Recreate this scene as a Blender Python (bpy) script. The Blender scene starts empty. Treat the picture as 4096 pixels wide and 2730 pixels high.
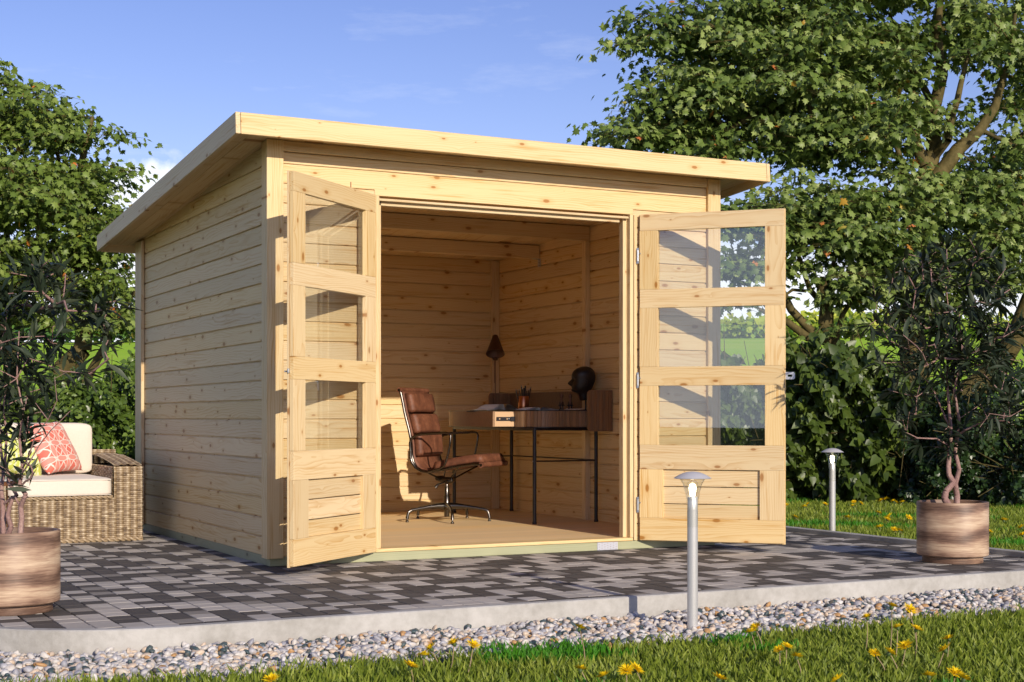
import bpy, bmesh, math, random
import numpy as np
from mathutils import Vector, Matrix, noise as mnoise

R = math.radians
rng = np.random.default_rng(7)
random.seed(7)
scene = bpy.context.scene
COL = scene.collection

# ------------------------------------------------------------------ camera
YAW = 0.4784
cam_d = bpy.data.cameras.new('camera')
cam = bpy.data.objects.new('camera', cam_d)
COL.objects.link(cam)
cam.location = (-2.3372, -7.1666, 0.759)
cam.rotation_euler = (R(90), 0, -YAW)
cam_d.sensor_width = 36
cam_d.lens = 51.67
cam_d.shift_y = 0.07376
cam_d.clip_start = 0.05
cam_d.clip_end = 2000
scene.camera = cam

# ------------------------------------------------------------------ world + sun
SUN_EL, SUN_AZ = R(19.6), R(180)
world = bpy.data.worlds.new('World')
scene.world = world
world.use_nodes = True
wn, wl = world.node_tree.nodes, world.node_tree.links
wn.clear()
w_out = wn.new('ShaderNodeOutputWorld')
w_bg = wn.new('ShaderNodeBackground')
w_sky = wn.new('ShaderNodeTexSky')
w_sky.sky_type = 'NISHITA'
w_sky.sun_disc = False
w_sky.sun_elevation = SUN_EL
w_sky.sun_rotation = SUN_AZ
w_sky.air_density = 1.0
w_sky.dust_density = 0.35
w_sky.ozone_density = 2.2
w_bg.inputs['Strength'].default_value = 0.115
FWv = Vector((math.sin(YAW), math.cos(YAW), 0)); RTv = Vector((math.cos(YAW), -math.sin(YAW), 0)); UPv = Vector((0, 0, 1))
# clouds: white banks near the horizon and thin wisps higher up
tc = wn.new('ShaderNodeTexCoord')
sep = wn.new('ShaderNodeSeparateXYZ')
wl.new(tc.outputs['Generated'], sep.inputs[0])
mapn = wn.new('ShaderNodeMapping')
mapn.inputs['Scale'].default_value = (1.0, 1.0, 2.6)
mapn.inputs['Location'].default_value = (0.35, 0.1, 0.0)
wl.new(tc.outputs['Generated'], mapn.inputs[0])
cn = wn.new('ShaderNodeTexNoise')
cn.inputs['Scale'].default_value = 5.5
cn.inputs['Detail'].default_value = 9
cn.inputs['Roughness'].default_value = 0.56
cn.inputs['Distortion'].default_value = 0.3
wl.new(mapn.outputs[0], cn.inputs['Vector'])
def wmath(op, a, b=None, clamp=False):
    n = wn.new('ShaderNodeMath'); n.operation = op; n.use_clamp = clamp
    for i, v in enumerate((a, b)):
        if v is None: continue
        if isinstance(v, (int, float)): n.inputs[i].default_value = v
        else: wl.new(v, n.inputs[i])
    return n.outputs[0]
# threshold rises with elevation
thr = wmath('ADD', wmath('MULTIPLY', wmath('SUBTRACT', sep.outputs['Z'], 0.10), 2.3), 0.42)
cl = wmath('MULTIPLY', wmath('SUBTRACT', cn.outputs['Fac'], thr), 9.0, clamp=True)
wisp = wn.new('ShaderNodeTexNoise')
wisp.inputs['Scale'].default_value = 3.0
wisp.inputs['Detail'].default_value = 8
wisp.inputs['Roughness'].default_value = 0.62
m2 = wn.new('ShaderNodeMapping'); m2.inputs['Scale'].default_value = (1.2, 1.2, 5.5); m2.inputs['Location'].default_value = (2.2, 0.6, 0.3)
wl.new(tc.outputs['Generated'], m2.inputs[0]); wl.new(m2.outputs[0], wisp.inputs['Vector'])
ws = wmath('MULTIPLY', wmath('MULTIPLY', wmath('SUBTRACT', wisp.outputs['Fac'], 0.53), 2.6, clamp=True), 0.55)
# one low cumulus bank standing behind the roof
_c = Vector(FWv + RTv * (600 - 2048) / 5878.9 + UPv * (1667 - 745) / 5878.9).normalized()
vd = wn.new('ShaderNodeVectorMath'); vd.operation = 'SUBTRACT'; vd.inputs[1].default_value = _c
wl.new(tc.outputs['Generated'], vd.inputs[0])
vs_ = wn.new('ShaderNodeVectorMath'); vs_.operation = 'MULTIPLY'; vs_.inputs[1].default_value = (1, 1, 2.1); wl.new(vd.outputs[0], vs_.inputs[0])
vl = wn.new('ShaderNodeVectorMath'); vl.operation = 'LENGTH'; wl.new(vs_.outputs[0], vl.inputs[0])
pn = wn.new('ShaderNodeTexNoise'); pn.inputs['Scale'].default_value = 26; pn.inputs['Detail'].default_value = 7; pn.inputs['Roughness'].default_value = 0.6
wl.new(tc.outputs['Generated'], pn.inputs['Vector'])
cu = wmath('MULTIPLY', wmath('ADD', wmath('SUBTRACT', 0.045, vl.outputs['Value']), wmath('MULTIPLY', wmath('SUBTRACT', pn.outputs['Fac'], 0.5), 0.13)), 42.0, clamp=True)
cl2 = wmath('MAXIMUM', wmath('MAXIMUM', cl, ws), wmath('MULTIPLY', cu, 0.95))
w_tint = wn.new('ShaderNodeMix'); w_tint.data_type = 'RGBA'; w_tint.blend_type = 'MULTIPLY'
w_tint.inputs[0].default_value = 1.0
_gr = wn.new('ShaderNodeMapRange'); _gr.inputs['From Min'].default_value = 0.06; _gr.inputs['From Max'].default_value = 0.36; _gr.interpolation_type = 'SMOOTHSTEP'
wl.new(sep.outputs['Z'], _gr.inputs['Value'])
_gm = wn.new('ShaderNodeMix'); _gm.data_type = 'RGBA'; _gm.inputs['A'].default_value = (1.10, 0.96, 1.20, 1); _gm.inputs['B'].default_value = (0.86, 0.80, 1.14, 1)
wl.new(_gr.outputs[0], _gm.inputs[0]); wl.new(_gm.outputs['Result'], w_tint.inputs['B'])
wl.new(w_sky.outputs[0], w_tint.inputs['A'])
w_mix = wn.new('ShaderNodeMix'); w_mix.data_type = 'RGBA'
w_mix.inputs['B'].default_value = (8.6, 8.9, 9.5, 1)
wl.new(w_tint.outputs['Result'], w_mix.inputs['A'])
wl.new(cl2, w_mix.inputs[0])
wl.new(w_mix.outputs['Result'], w_bg.inputs['Color'])
wl.new(w_bg.outputs[0], w_out.inputs[0])

sun_d = bpy.data.lights.new('sun', 'SUN')
sun_d.energy = 4.3
sun_d.angle = R(0.5)
sun_d.color = (1.0, 0.885, 0.73)
sun = bpy.data.objects.new('sun', sun_d)
COL.objects.link(sun)
sun.location = (0, -10, 6)
_d = Vector((0.01, math.cos(SUN_EL), -math.sin(SUN_EL)))
sun.rotation_euler = _d.to_track_quat('-Z', 'Y').to_euler()

vs = scene.view_settings
vs.view_transform = 'Standard'
vs.look = 'None'
vs.gamma = 1.0
vs.exposure = 0.15
vs.use_curve_mapping = False
scene.render.engine = 'CYCLES'
scene.cycles.max_bounces = 10
scene.cycles.diffuse_bounces = 8
scene.cycles.transparent_max_bounces = 12

CAM_P = np.array([-2.3372, -7.1666, 0.759])
FW = np.array([math.sin(YAW), math.cos(YAW), 0.0])
RT = np.array([math.cos(YAW), -math.sin(YAW), 0.0])
UP = np.array([0, 0, 1.0])
def at(u, v, d):
    """point of the place seen at photo pixel (u, v) (4096 wide) at depth d metres"""
    return CAM_P + d * (FW + RT * (u - 2048) / 5878.9 + UP * (1667.1 - v) / 5878.9)

# ------------------------------------------------------------------ helpers: objects
def tag(o, label=None, cat=None, group=None, kind=None):
    if label: o['label'] = label
    if cat: o['category'] = cat
    if group: o['group'] = group
    if kind: o['kind'] = kind
    return o
def empty(name, loc=(0, 0, 0), rz=0.0):
    o = bpy.data.objects.new(name, None)
    o.empty_display_size = 0.1
    o.location = loc
    o.rotation_euler = (0, 0, rz)
    COL.objects.link(o)
    return o
def link(name, me, mat=None, parent=None, loc=None, rot=None):
    o = bpy.data.objects.new(name, me)
    if mat is not None and not me.materials: me.materials.append(mat)
    if loc is not None: o.location = loc
    if rot is not None: o.rotation_euler = rot
    COL.objects.link(o)
    if parent is not None: o.parent = parent
    return o
def children_of(o):
    return [c for c in o.children]
def copy_tree(o, parent=None):
    c = o.copy(); COL.objects.link(c)
    c.parent = parent
    for ch in children_of(o): copy_tree(ch, c)
    return c

class MB:
    """collects simple shapes; build() links them as one mesh object"""
    def __init__(s): s.v = []; s.f = []; s.sm = []; s.mi = []; s.m = 0
    def add(s, vs, fs, smooth=False):
        b = len(s.v); s.v += [tuple(map(float, p)) for p in vs]
        for f in fs: s.f.append(tuple(b + i for i in f)); s.sm.append(smooth); s.mi.append(s.m)
        return s
    def box(s, x0, x1, y0, y1, z0, z1, M=None, c=0.0):
        if c > 0:
            return s.cbox(x0, x1, y0, y1, z0, z1, c, M)
        P = [(x, y, z) for z in (z0, z1) for y in (y0, y1) for x in (x0, x1)]
        if M is not None: P = [tuple(M @ Vector(p)) for p in P]
        return s.add(P, [(0, 2, 3, 1), (4, 5, 7, 6), (0, 1, 5, 4), (2, 6, 7, 3), (0, 4, 6, 2), (1, 3, 7, 5)])
    def cbox(s, x0, x1, y0, y1, z0, z1, c, M=None):
        bm = bmesh.new(); bmesh.ops.create_cube(bm, size=1)
        for v in bm.verts:
            v.co.x = x0 if v.co.x < 0 else x1; v.co.y = y0 if v.co.y < 0 else y1; v.co.z = z0 if v.co.z < 0 else z1
        bmesh.ops.bevel(bm, geom=list(bm.edges), offset=c, segments=1, affect='EDGES')
        bm.verts.ensure_lookup_table()
        P = [v.co.copy() for v in bm.verts]; F = [[v.index for v in f.verts] for f in bm.faces]
        bm.verts.index_update(); F = [[v.index for v in f.verts] for f in bm.faces]
        bm.free()
        if M is not None: P = [M @ p for p in P]
        return s.add(P, F)
    def rbox(s, x0, x1, y0, y1, z0, z1, r, seg=3, M=None):
        bm = bmesh.new(); bmesh.ops.create_cube(bm, size=1)
        for v in bm.verts:
            v.co.x = x0 if v.co.x < 0 else x1; v.co.y = y0 if v.co.y < 0 else y1; v.co.z = z0 if v.co.z < 0 else z1
        bmesh.ops.bevel(bm, geom=list(bm.edges), offset=r, segments=seg, profile=0.5, affect='EDGES')
        bm.verts.index_update()
        P = [v.co.copy() for v in bm.verts]; F = [[v.index for v in f.verts] for f in bm.faces]
        bm.free()
        if M is not None: P = [M @ p for p in P]
        return s.add(P, F, True)
    def prism(s, poly, h0, h1, axis='z', cap=True, smooth=False):
        n = len(poly)
        def mk(a, b, h):
            return {'z': (a, b, h), 'y': (a, h, b), 'x': (h, a, b)}[axis]
        P = [mk(a, b, h0) for a, b in poly] + [mk(a, b, h1) for a, b in poly]
        F = [(i, (i + 1) % n, n + (i + 1) % n, n + i) for i in range(n)]
        s.add(P, F, smooth)
        if cap: s.add(P, [tuple(range(n - 1, -1, -1)), tuple(range(n, 2 * n))])
        return s
    def tube(s, pts, rad, n=8, cap=True, smooth=True, flat=1.0):
        pts = [Vector(p) for p in pts]
        if isinstance(rad, (int, float)): rad = [rad] * len(pts)
        V = []; up = Vector((0, 0, 1)); prev = None
        for i, p in enumerate(pts):
            a = pts[max(i - 1, 0)]; b = pts[min(i + 1, len(pts) - 1)]
            t = (b - a)
            if t.length < 1e-9: t = Vector((0, 0, 1))
            t.normalize()
            if prev is None:
                q = t.orthogonal().normalized()
            else:
                q = (prev - t * prev.dot(t))
                q = q.normalized() if q.length > 1e-6 else t.orthogonal().normalized()
            prev = q; w = t.cross(q)
            for k in range(n):
                an = 2 * math.pi * k / n
                V.append(p + (q * math.cos(an) * flat + w * math.sin(an)) * rad[i])
        F = []
        for i in range(len(pts) - 1):
            for k in range(n):
                F.append((i * n + k, i * n + (k + 1) % n, (i + 1) * n + (k + 1) % n, (i + 1) * n + k))
        s.add(V, F, smooth)
        if cap:
            m = (len(pts) - 1) * n
            s.add(V, [tuple(range(n - 1, -1, -1)), tuple(m + k for k in range(n))])
        return s
    def lathe(s, prof, n=32, c=(0, 0, 0), smooth=True, M=None):
        V = []
        for r, z in prof:
            for k in range(n):
                a = 2 * math.pi * k / n
                p = Vector((c[0] + r * math.cos(a), c[1] + r * math.sin(a), c[2] + z))
                V.append(M @ p if M is not None else p)
        F = []
        for i in range(len(prof) - 1):
            for k in range(n):
                F.append((i * n + k, i * n + (k + 1) % n, (i + 1) * n + (k + 1) % n, (i + 1) * n + k))
        return s.add(V, F, smooth)
    def mesh(s, name):
        me = bpy.data.meshes.new(name)
        me.from_pydata(s.v, [], s.f)
        me.polygons.foreach_set('use_smooth', s.sm)
        if any(s.mi): me.polygons.foreach_set('material_index', s.mi)
        me.update()
        return me
    def build(s, name, mat, parent=None, loc=None, rot=None, sharp=None):
        me = s.mesh(name)
        mats = mat if isinstance(mat, (list, tuple)) else [mat]
        for m in mats: me.materials.append(m)
        if sharp is not None:
            try: me.set_sharp_from_angle(angle=R(sharp))
            except Exception: pass
        return link(name, me, None, parent, loc, rot)

def np_mesh(name, V, F, mat, attr=None, smooth=False):
    """V (n,3), F (m,k) equal sided faces; attr: per-vertex float dict"""
    me = bpy.data.meshes.new(name)
    V = np.asarray(V, np.float32); F = np.asarray(F, np.int32)
    k = F.shape[1]
    me.vertices.add(len(V)); me.vertices.foreach_set('co', V.ravel())
    me.loops.add(F.size); me.loops.foreach_set('vertex_index', F.ravel())
    me.polygons.add(len(F)); me.polygons.foreach_set('loop_start', np.arange(0, F.size, k, dtype=np.int32))
    try: me.polygons.foreach_set('loop_total', np.full(len(F), k, np.int32))
    except Exception: pass
    if smooth: me.polygons.foreach_set('use_smooth', np.ones(len(F), bool))
    for an, av in (attr or {}).items():
        a = me.attributes.new(an, 'FLOAT', 'POINT'); a.data.foreach_set('value', np.asarray(av, np.float32))
    me.update(calc_edges=True)
    me.materials.append(mat)
    return me

# ------------------------------------------------------------------ helpers: materials
def lin(c):
    return tuple(((x / 255) / 12.92 if x / 255 <= 0.04045 else ((x / 255 + 0.055) / 1.055) ** 2.4) for x in c)
class NT:
    def __init__(s, name):
        s.mat = bpy.data.materials.new(name); s.mat.use_nodes = True
        s.n = s.mat.node_tree.nodes; s.l = s.mat.node_tree.links
        s.b = s.n['Principled BSDF']; s.out = s.n['Material Output']
    def new(s, t, **kw):
        n = s.n.new(t)
        for k, v in kw.items(): setattr(n, k, v)
        return n
    def setin(s, n, i, v):
        if hasattr(v, 'links') or isinstance(v, bpy.types.NodeSocket): s.l.new(v, n.inputs[i])
        else:
            if isinstance(v, (tuple, list)) and len(v) == 3 and n.inputs[i].type == 'RGBA': v = (*v, 1)
            n.inputs[i].default_value = v
    def math(s, op, a, b=None, c=None, clamp=False):
        n = s.new('ShaderNodeMath', operation=op, use_clamp=clamp)
        for i, v in enumerate((a, b, c)):
            if v is not None: s.setin(n, i, v)
        return n.outputs[0]
    def mix(s, f, a, b, mode='MIX'):
        n = s.new('ShaderNodeMix', data_type='RGBA', blend_type=mode)
        s.setin(n, 0, f); s.setin(n, 'A', a); s.setin(n, 'B', b)
        return n.outputs['Result']
    def noise(s, vec, scale=5, detail=4, rough=0.5, dist=0.0, dim='3D'):
        n = s.new('ShaderNodeTexNoise', noise_dimensions=dim)
        if vec is not None: s.l.new(vec, n.inputs['Vector'])
        n.inputs['Scale'].default_value = scale; n.inputs['Detail'].default_value = detail
        n.inputs['Roughness'].default_value = rough; n.inputs['Distortion'].default_value = dist
        return n.outputs['Fac']
    def ramp(s, f, stops, interp='LINEAR'):
        n = s.new('ShaderNodeValToRGB'); n.color_ramp.interpolation = interp
        e = n.color_ramp.elements
        while len(e) < len(stops): e.new(0.5)
        for el, (p, c) in zip(e, stops):
            el.position = p; el.color = (*c, 1) if len(c) == 3 else c
        s.l.new(f, n.inputs[0])
        return n.outputs[0]
    def mapping(s, vec, scale=(1, 1, 1), loc=(0, 0, 0), rot=(0, 0, 0)):
        n = s.new('ShaderNodeMapping')
        s.l.new(vec, n.inputs[0]); s.setin(n, 'Scale', scale); s.setin(n, 'Rotation', rot)
        s.setin(n, 'Location', loc)
        return n.outputs[0]
    def bump(s, h, strength=0.3, dist=0.01):
        n = s.new('ShaderNodeBump'); s.l.new(h, n.inputs['Height'])
        n.inputs['Strength'].default_value = strength; n.inputs['Distance'].default_value = dist
        s.l.new(n.outputs[0], s.b.inputs['Normal'])
        return n
    def fin(s, color=None, rough=None, metal=None, spec=None):
        if color is not None: s.setin(s.b, 'Base Color', color)
        if rough is not None: s.setin(s.b, 'Roughness', rough)
        if metal is not None: s.setin(s.b, 'Metallic', metal)
        if spec is not None: s.setin(s.b, 'Specular IOR Level', spec)
        return s.mat

def wood(name, light, dark, knot, ring=0.011, ring_amt=0.5, knots=True, rough=0.55, streak=0.5, tone=0.12, kscale=(4.6, 10.0), bumpv=0.12):
    """sawn timber: growth rings cut lengthwise, darker resin streaks, knots; x is the grain, each board its own piece of the log"""
    t = NT(name)
    co = t.new('ShaderNodeTexCoord').outputs['Object']
    rnd = t.new('ShaderNodeObjectInfo').outputs['Random']
    off = t.new('ShaderNodeCombineXYZ')
    t.setin(off, 0, t.math('MULTIPLY', rnd, 37.0)); t.setin(off, 1, t.math('MULTIPLY', t.math('FRACT', t.math('MULTIPLY', rnd, 13.7)), 0.10))
    t.setin(off, 2, t.math('MULTIPLY', t.math('FRACT', t.math('MULTIPLY', rnd, 71.3)), 3.0))
    add = t.new('ShaderNodeVectorMath', operation='ADD')
    t.l.new(co, add.inputs[0]); t.l.new(off.outputs[0], add.inputs[1])
    p = add.outputs[0]
    # large slow warp of the log
    w1 = t.noise(t.mapping(p, (0.9, 5.0, 5.0)), 1.0, 3, 0.5)
    w2 = t.noise(t.mapping(p, (3.5, 16.0, 16.0)), 1.0, 2, 0.5)
    # knots
    kv = t.mapping(p, (kscale[0], 0.4, kscale[1]))
    vo = t.new('ShaderNodeTexVoronoi', feature='F1', voronoi_dimensions='2D'); vo.inputs['Scale'].default_value = 1.0
    ks = t.new('ShaderNodeSeparateXYZ'); t.l.new(kv, ks.inputs[0]); kc = t.new('ShaderNodeCombineXYZ')
    t.l.new(ks.outputs['X'], kc.inputs[0]); t.l.new(ks.outputs['Z'], kc.inputs[1]); t.l.new(kc.outputs[0], vo.inputs['Vector'])
    vo.inputs['Randomness'].default_value = 1.0
    kd = vo.outputs['Distance']
    ksel = t.new('ShaderNodeSeparateColor'); t.l.new(vo.outputs['Color'], ksel.inputs[0])
    kr = t.math('MULTIPLY', t.math('MULTIPLY', t.math('SUBTRACT', ksel.outputs[0], 0.38, clamp=True), 0.22), 1.0)
    swirl = t.math('MULTIPLY', t.math('POWER', 2.718, t.math('MULTIPLY', kd, -7.0)), 0.55)
    sp = t.new('ShaderNodeSeparateXYZ'); t.l.new(co, sp.inputs[0])
    py = t.math('ADD', sp.outputs['Y'], t.math('MULTIPLY_ADD', t.math('FRACT', t.math('MULTIPLY', rnd, 5.3)), 0.10, 0.02))
    pz = t.math('ADD', sp.outputs['Z'], t.math('MULTIPLY_ADD', t.math('FRACT', t.math('MULTIPLY', rnd, 9.1)), 0.24, -0.12))
    r = t.math('SQRT', t.math('ADD', t.math('POWER', py, 2.0), t.math('POWER', pz, 2.0)))
    r = t.math('ADD', r, t.math('MULTIPLY', t.math('SUBTRACT', w1, 0.5), 0.11))
    r = t.math('ADD', r, t.math('MULTIPLY', t.math('SUBTRACT', w2, 0.5), 0.016))
    ph = t.math('DIVIDE', r, ring)
    if knots: ph = t.math('ADD', ph, t.math('MULTIPLY', swirl, 1.6))
    fr = t.math('FRACT', ph)
    line = t.math('POWER', fr, 3.0)
    strength = t.noise(t.mapping(p, (1.6, 22.0, 22.0)), 1.0, 2, 0.5)
    line = t.math('MULTIPLY', line, t.math('MULTIPLY_ADD', strength, 2.4, -0.6, clamp=True))
    fine = t.noise(t.mapping(p, (6.0, 260.0, 260.0)), 1.0, 3, 0.6)
    st = t.noise(t.mapping(p, (2.2, 60.0, 60.0)), 1.0, 3, 0.55)
    st = t.math('MULTIPLY', t.math('SUBTRACT', st, 0.57, clamp=True), 5.0, clamp=True)
    f = t.math('MULTIPLY', line, ring_amt)
    f = t.math('ADD', f, t.math('MULTIPLY', st, streak))
    f = t.math('ADD', f, t.math('MULTIPLY', t.math('SUBTRACT', fine, 0.5), 0.25), clamp=True)
    c = t.mix(f, light, dark)
    if knots:
        km = t.math('SUBTRACT', 1.0, t.math('DIVIDE', kd, t.math('ADD', kr, 0.0001)), clamp=True)
        km = t.math('MULTIPLY', km, 2.4, clamp=True)
        halo = t.math('SUBTRACT', 1.0, t.math('DIVIDE', kd, t.math('ADD', t.math('MULTIPLY', kr, 2.6), 0.0001)), clamp=True)
        c = t.mix(t.math('MULTIPLY', halo, 0.55), c, dark)
        c = t.mix(km, c, knot)
    # board to board tone
    tn = t.math('MULTIPLY_ADD', t.math('FRACT', t.math('MULTIPLY', rnd, 23.9)), tone * 2, 1.0 - tone)
    hs = t.new('ShaderNodeHueSaturation'); t.l.new(c, hs.inputs['Color']); t.setin(hs, 'Value', tn)
    t.setin(hs, 'Saturation', t.math('MULTIPLY_ADD', t.math('FRACT', t.math('MULTIPLY', rnd, 3.3)), 0.16, 0.92))
    t.bump(t.math('ADD', f, t.math('MULTIPLY', fine, 0.5)), bumpv, 0.004)
    return t.fin(hs.outputs[0], rough, spec=0.3)

M = {}
M['pine'] = wood('pine', (0.695, 0.530, 0.288), (0.54, 0.315, 0.108), (0.37, 0.18, 0.055), ring_amt=0.80, streak=0.95, tone=0.09)
M['floor_pine'] = wood('floor_pine', (0.84, 0.61, 0.32), (0.70, 0.45, 0.20), (0.3, 0.15, 0.06), ring=0.014, ring_amt=0.35, knots=False, streak=0.35, tone=0.05)
M['treated'] = wood('treated_timber', (0.34, 0.345, 0.215), (0.25, 0.25, 0.14), (0.16, 0.14, 0.08), ring_amt=0.6, kscale=(3, 6))
M['walnut'] = wood('walnut', (0.27, 0.165, 0.092), (0.145, 0.085, 0.047), (0.05, 0.03, 0.02), ring=0.02, ring_amt=0.8, knots=False, rough=0.42, tone=0.22)
M['birch'] = wood('birch_drawer_side', (0.55, 0.36, 0.20), (0.46, 0.28, 0.15), (0.3, 0.2, 0.1), ring_amt=0.35, knots=False, tone=0.03)

def plain(name, color, rough=0.5, metal=0.0, spec=0.5, nscale=None, namt=0.1, bump=0.0, bscale=200):
    t = NT(name)
    co = t.new('ShaderNodeTexCoord').outputs['Object']
    c = color
    if nscale:
        n = t.noise(co, nscale, 5, 0.6)
        c = t.mix(n, tuple(x * (1 - namt) for x in color), tuple(min(1, x * (1 + namt)) for x in color))
    if bump: t.bump(t.noise(co, bscale, 3, 0.6), bump, 0.003)
    return t.fin(c, rough, metal, spec)
M['black'] = plain('black_powder_coat', (0.012, 0.012, 0.018), 0.38)
M['steel'] = plain('zinc_plated_steel', (0.50, 0.53, 0.58), 0.35, 0.85, nscale=60, namt=0.12)
M['gunmetal'] = plain('polished_gunmetal', (0.115, 0.105, 0.095), 0.27, 1.0, nscale=9, namt=0.2)
M['hole'] = plain('dark_recess', (0.02, 0.016, 0.012), 0.9)
M['copper'] = plain('copper', (0.55, 0.25, 0.13), 0.28, 1.0, nscale=20, namt=0.1)
M['bronze'] = plain('dark_bronze', (0.105, 0.055, 0.038), 0.42, 0.7, nscale=30, namt=0.25)
M['bronze_in'] = plain('dark_bronze_inside', (0.19, 0.10, 0.06), 0.5, 0.3, nscale=30, namt=0.2)
M['clay'] = plain('black_brown_clay', (0.020, 0.0125, 0.010), 0.42, nscale=25, namt=0.4, bump=0.25, bscale=90)
M['paper'] = plain('book_paper', (0.74, 0.72, 0.68), 0.7, nscale=70, namt=0.06)
M['cover'] = plain('book_cover', (0.03, 0.032, 0.036), 0.5)
M['pencil'] = plain('black_pencil_lacquer', (0.012, 0.012, 0.014), 0.3)
M['graphite'] = plain('pencil_tip', (0.35, 0.33, 0.31), 0.5)
M['soil'] = plain('potting_soil', (0.035, 0.022, 0.014), 0.95, nscale=60, namt=0.6, bump=0.8, bscale=120)
M['marble'] = plain('pale_stone_top', (0.55, 0.53, 0.50), 0.25, nscale=14, namt=0.12)
M['stain_wood'] = wood('stained_table_edge', (0.20, 0.085, 0.035), (0.11, 0.04, 0.02), (0.05, 0.02, 0.01), knots=False)
M['sheet'] = plain('galvanised_plate', (0.56, 0.57, 0.62), 0.45, 0.55, nscale=120, namt=0.08)

def brushed():
    t = NT('brushed_steel_post')
    co = t.new('ShaderNodeTexCoord').outputs['Object']
    n = t.noise(t.mapping(co, (6, 6, 500)), 1.0, 3, 0.6)
    t.bump(n, 0.12, 0.002)
    t.setin(t.b, 'Anisotropic', 0.5)
    return t.fin(t.mix(n, (0.52, 0.515, 0.505), (0.66, 0.655, 0.645)), 0.42, 0.55)
M['brushed'] = brushed()
M['cap'] = plain('grey_lamp_cap', (0.50, 0.49, 0.50), 0.45, 0.1)

def glass(name, tint, gloss=0.08, fres=1.45):
    t = NT(name)
    tr = t.new('ShaderNodeBsdfTransparent'); tr.inputs[0].default_value = (*tint, 1)
    gl = t.new('ShaderNodeBsdfGlossy'); gl.inputs['Roughness'].default_value = 0.01
    gl.inputs['Color'].default_value = (0.9, 0.95, 1, 1)
    fr = t.new('ShaderNodeLayerWeight'); fr.inputs['Blend'].default_value = 0.5
    mx = t.new('ShaderNodeMixShader')
    t.l.new(t.math('ADD', gloss, t.math('MULTIPLY', t.math('POWER', fr.outputs['Facing'], 5.0), 0.75), clamp=True), mx.inputs[0])
    t.l.new(tr.outputs[0], mx.inputs[1]); t.l.new(gl.outputs[0], mx.inputs[2])
    t.l.new(mx.outputs[0], t.out.inputs[0])
    return t.mat
M['glass'] = glass('window_glass', (0.94, 0.95, 0.95), 0.085)
M['lamp_glass'] = glass('clear_lamp_glass', (0.97, 0.97, 0.95), 0.05)

def emit():
    t = NT('glowing_filament')
    t.setin(t.b, 'Base Color', (1, 0.9, 0.7)); t.setin(t.b, 'Emission Color', (1.0, 0.86, 0.62)); t.setin(t.b, 'Emission Strength', 9.0)
    return t.mat
M['bulb'] = emit()

def leather():
    t = NT('worn_brown_leather')
    co = t.new('ShaderNodeTexCoord').outputs['Object']
    a = t.noise(co, 9, 6, 0.62); b = t.noise(co, 38, 5, 0.6)
    f = t.math('MULTIPLY', t.math('ADD', a, t.math('MULTIPLY', b, 0.6)), 0.62)
    c = t.ramp(f, [(0.34, (0.075, 0.026, 0.014)), (0.52, (0.165, 0.062, 0.032)), (0.68, (0.27, 0.112, 0.058))])
    t.bump(t.noise(co, 160, 4, 0.6), 0.25, 0.003)
    return t.fin(c, 0.58, spec=0.4)
M['leather'] = leather()

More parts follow.
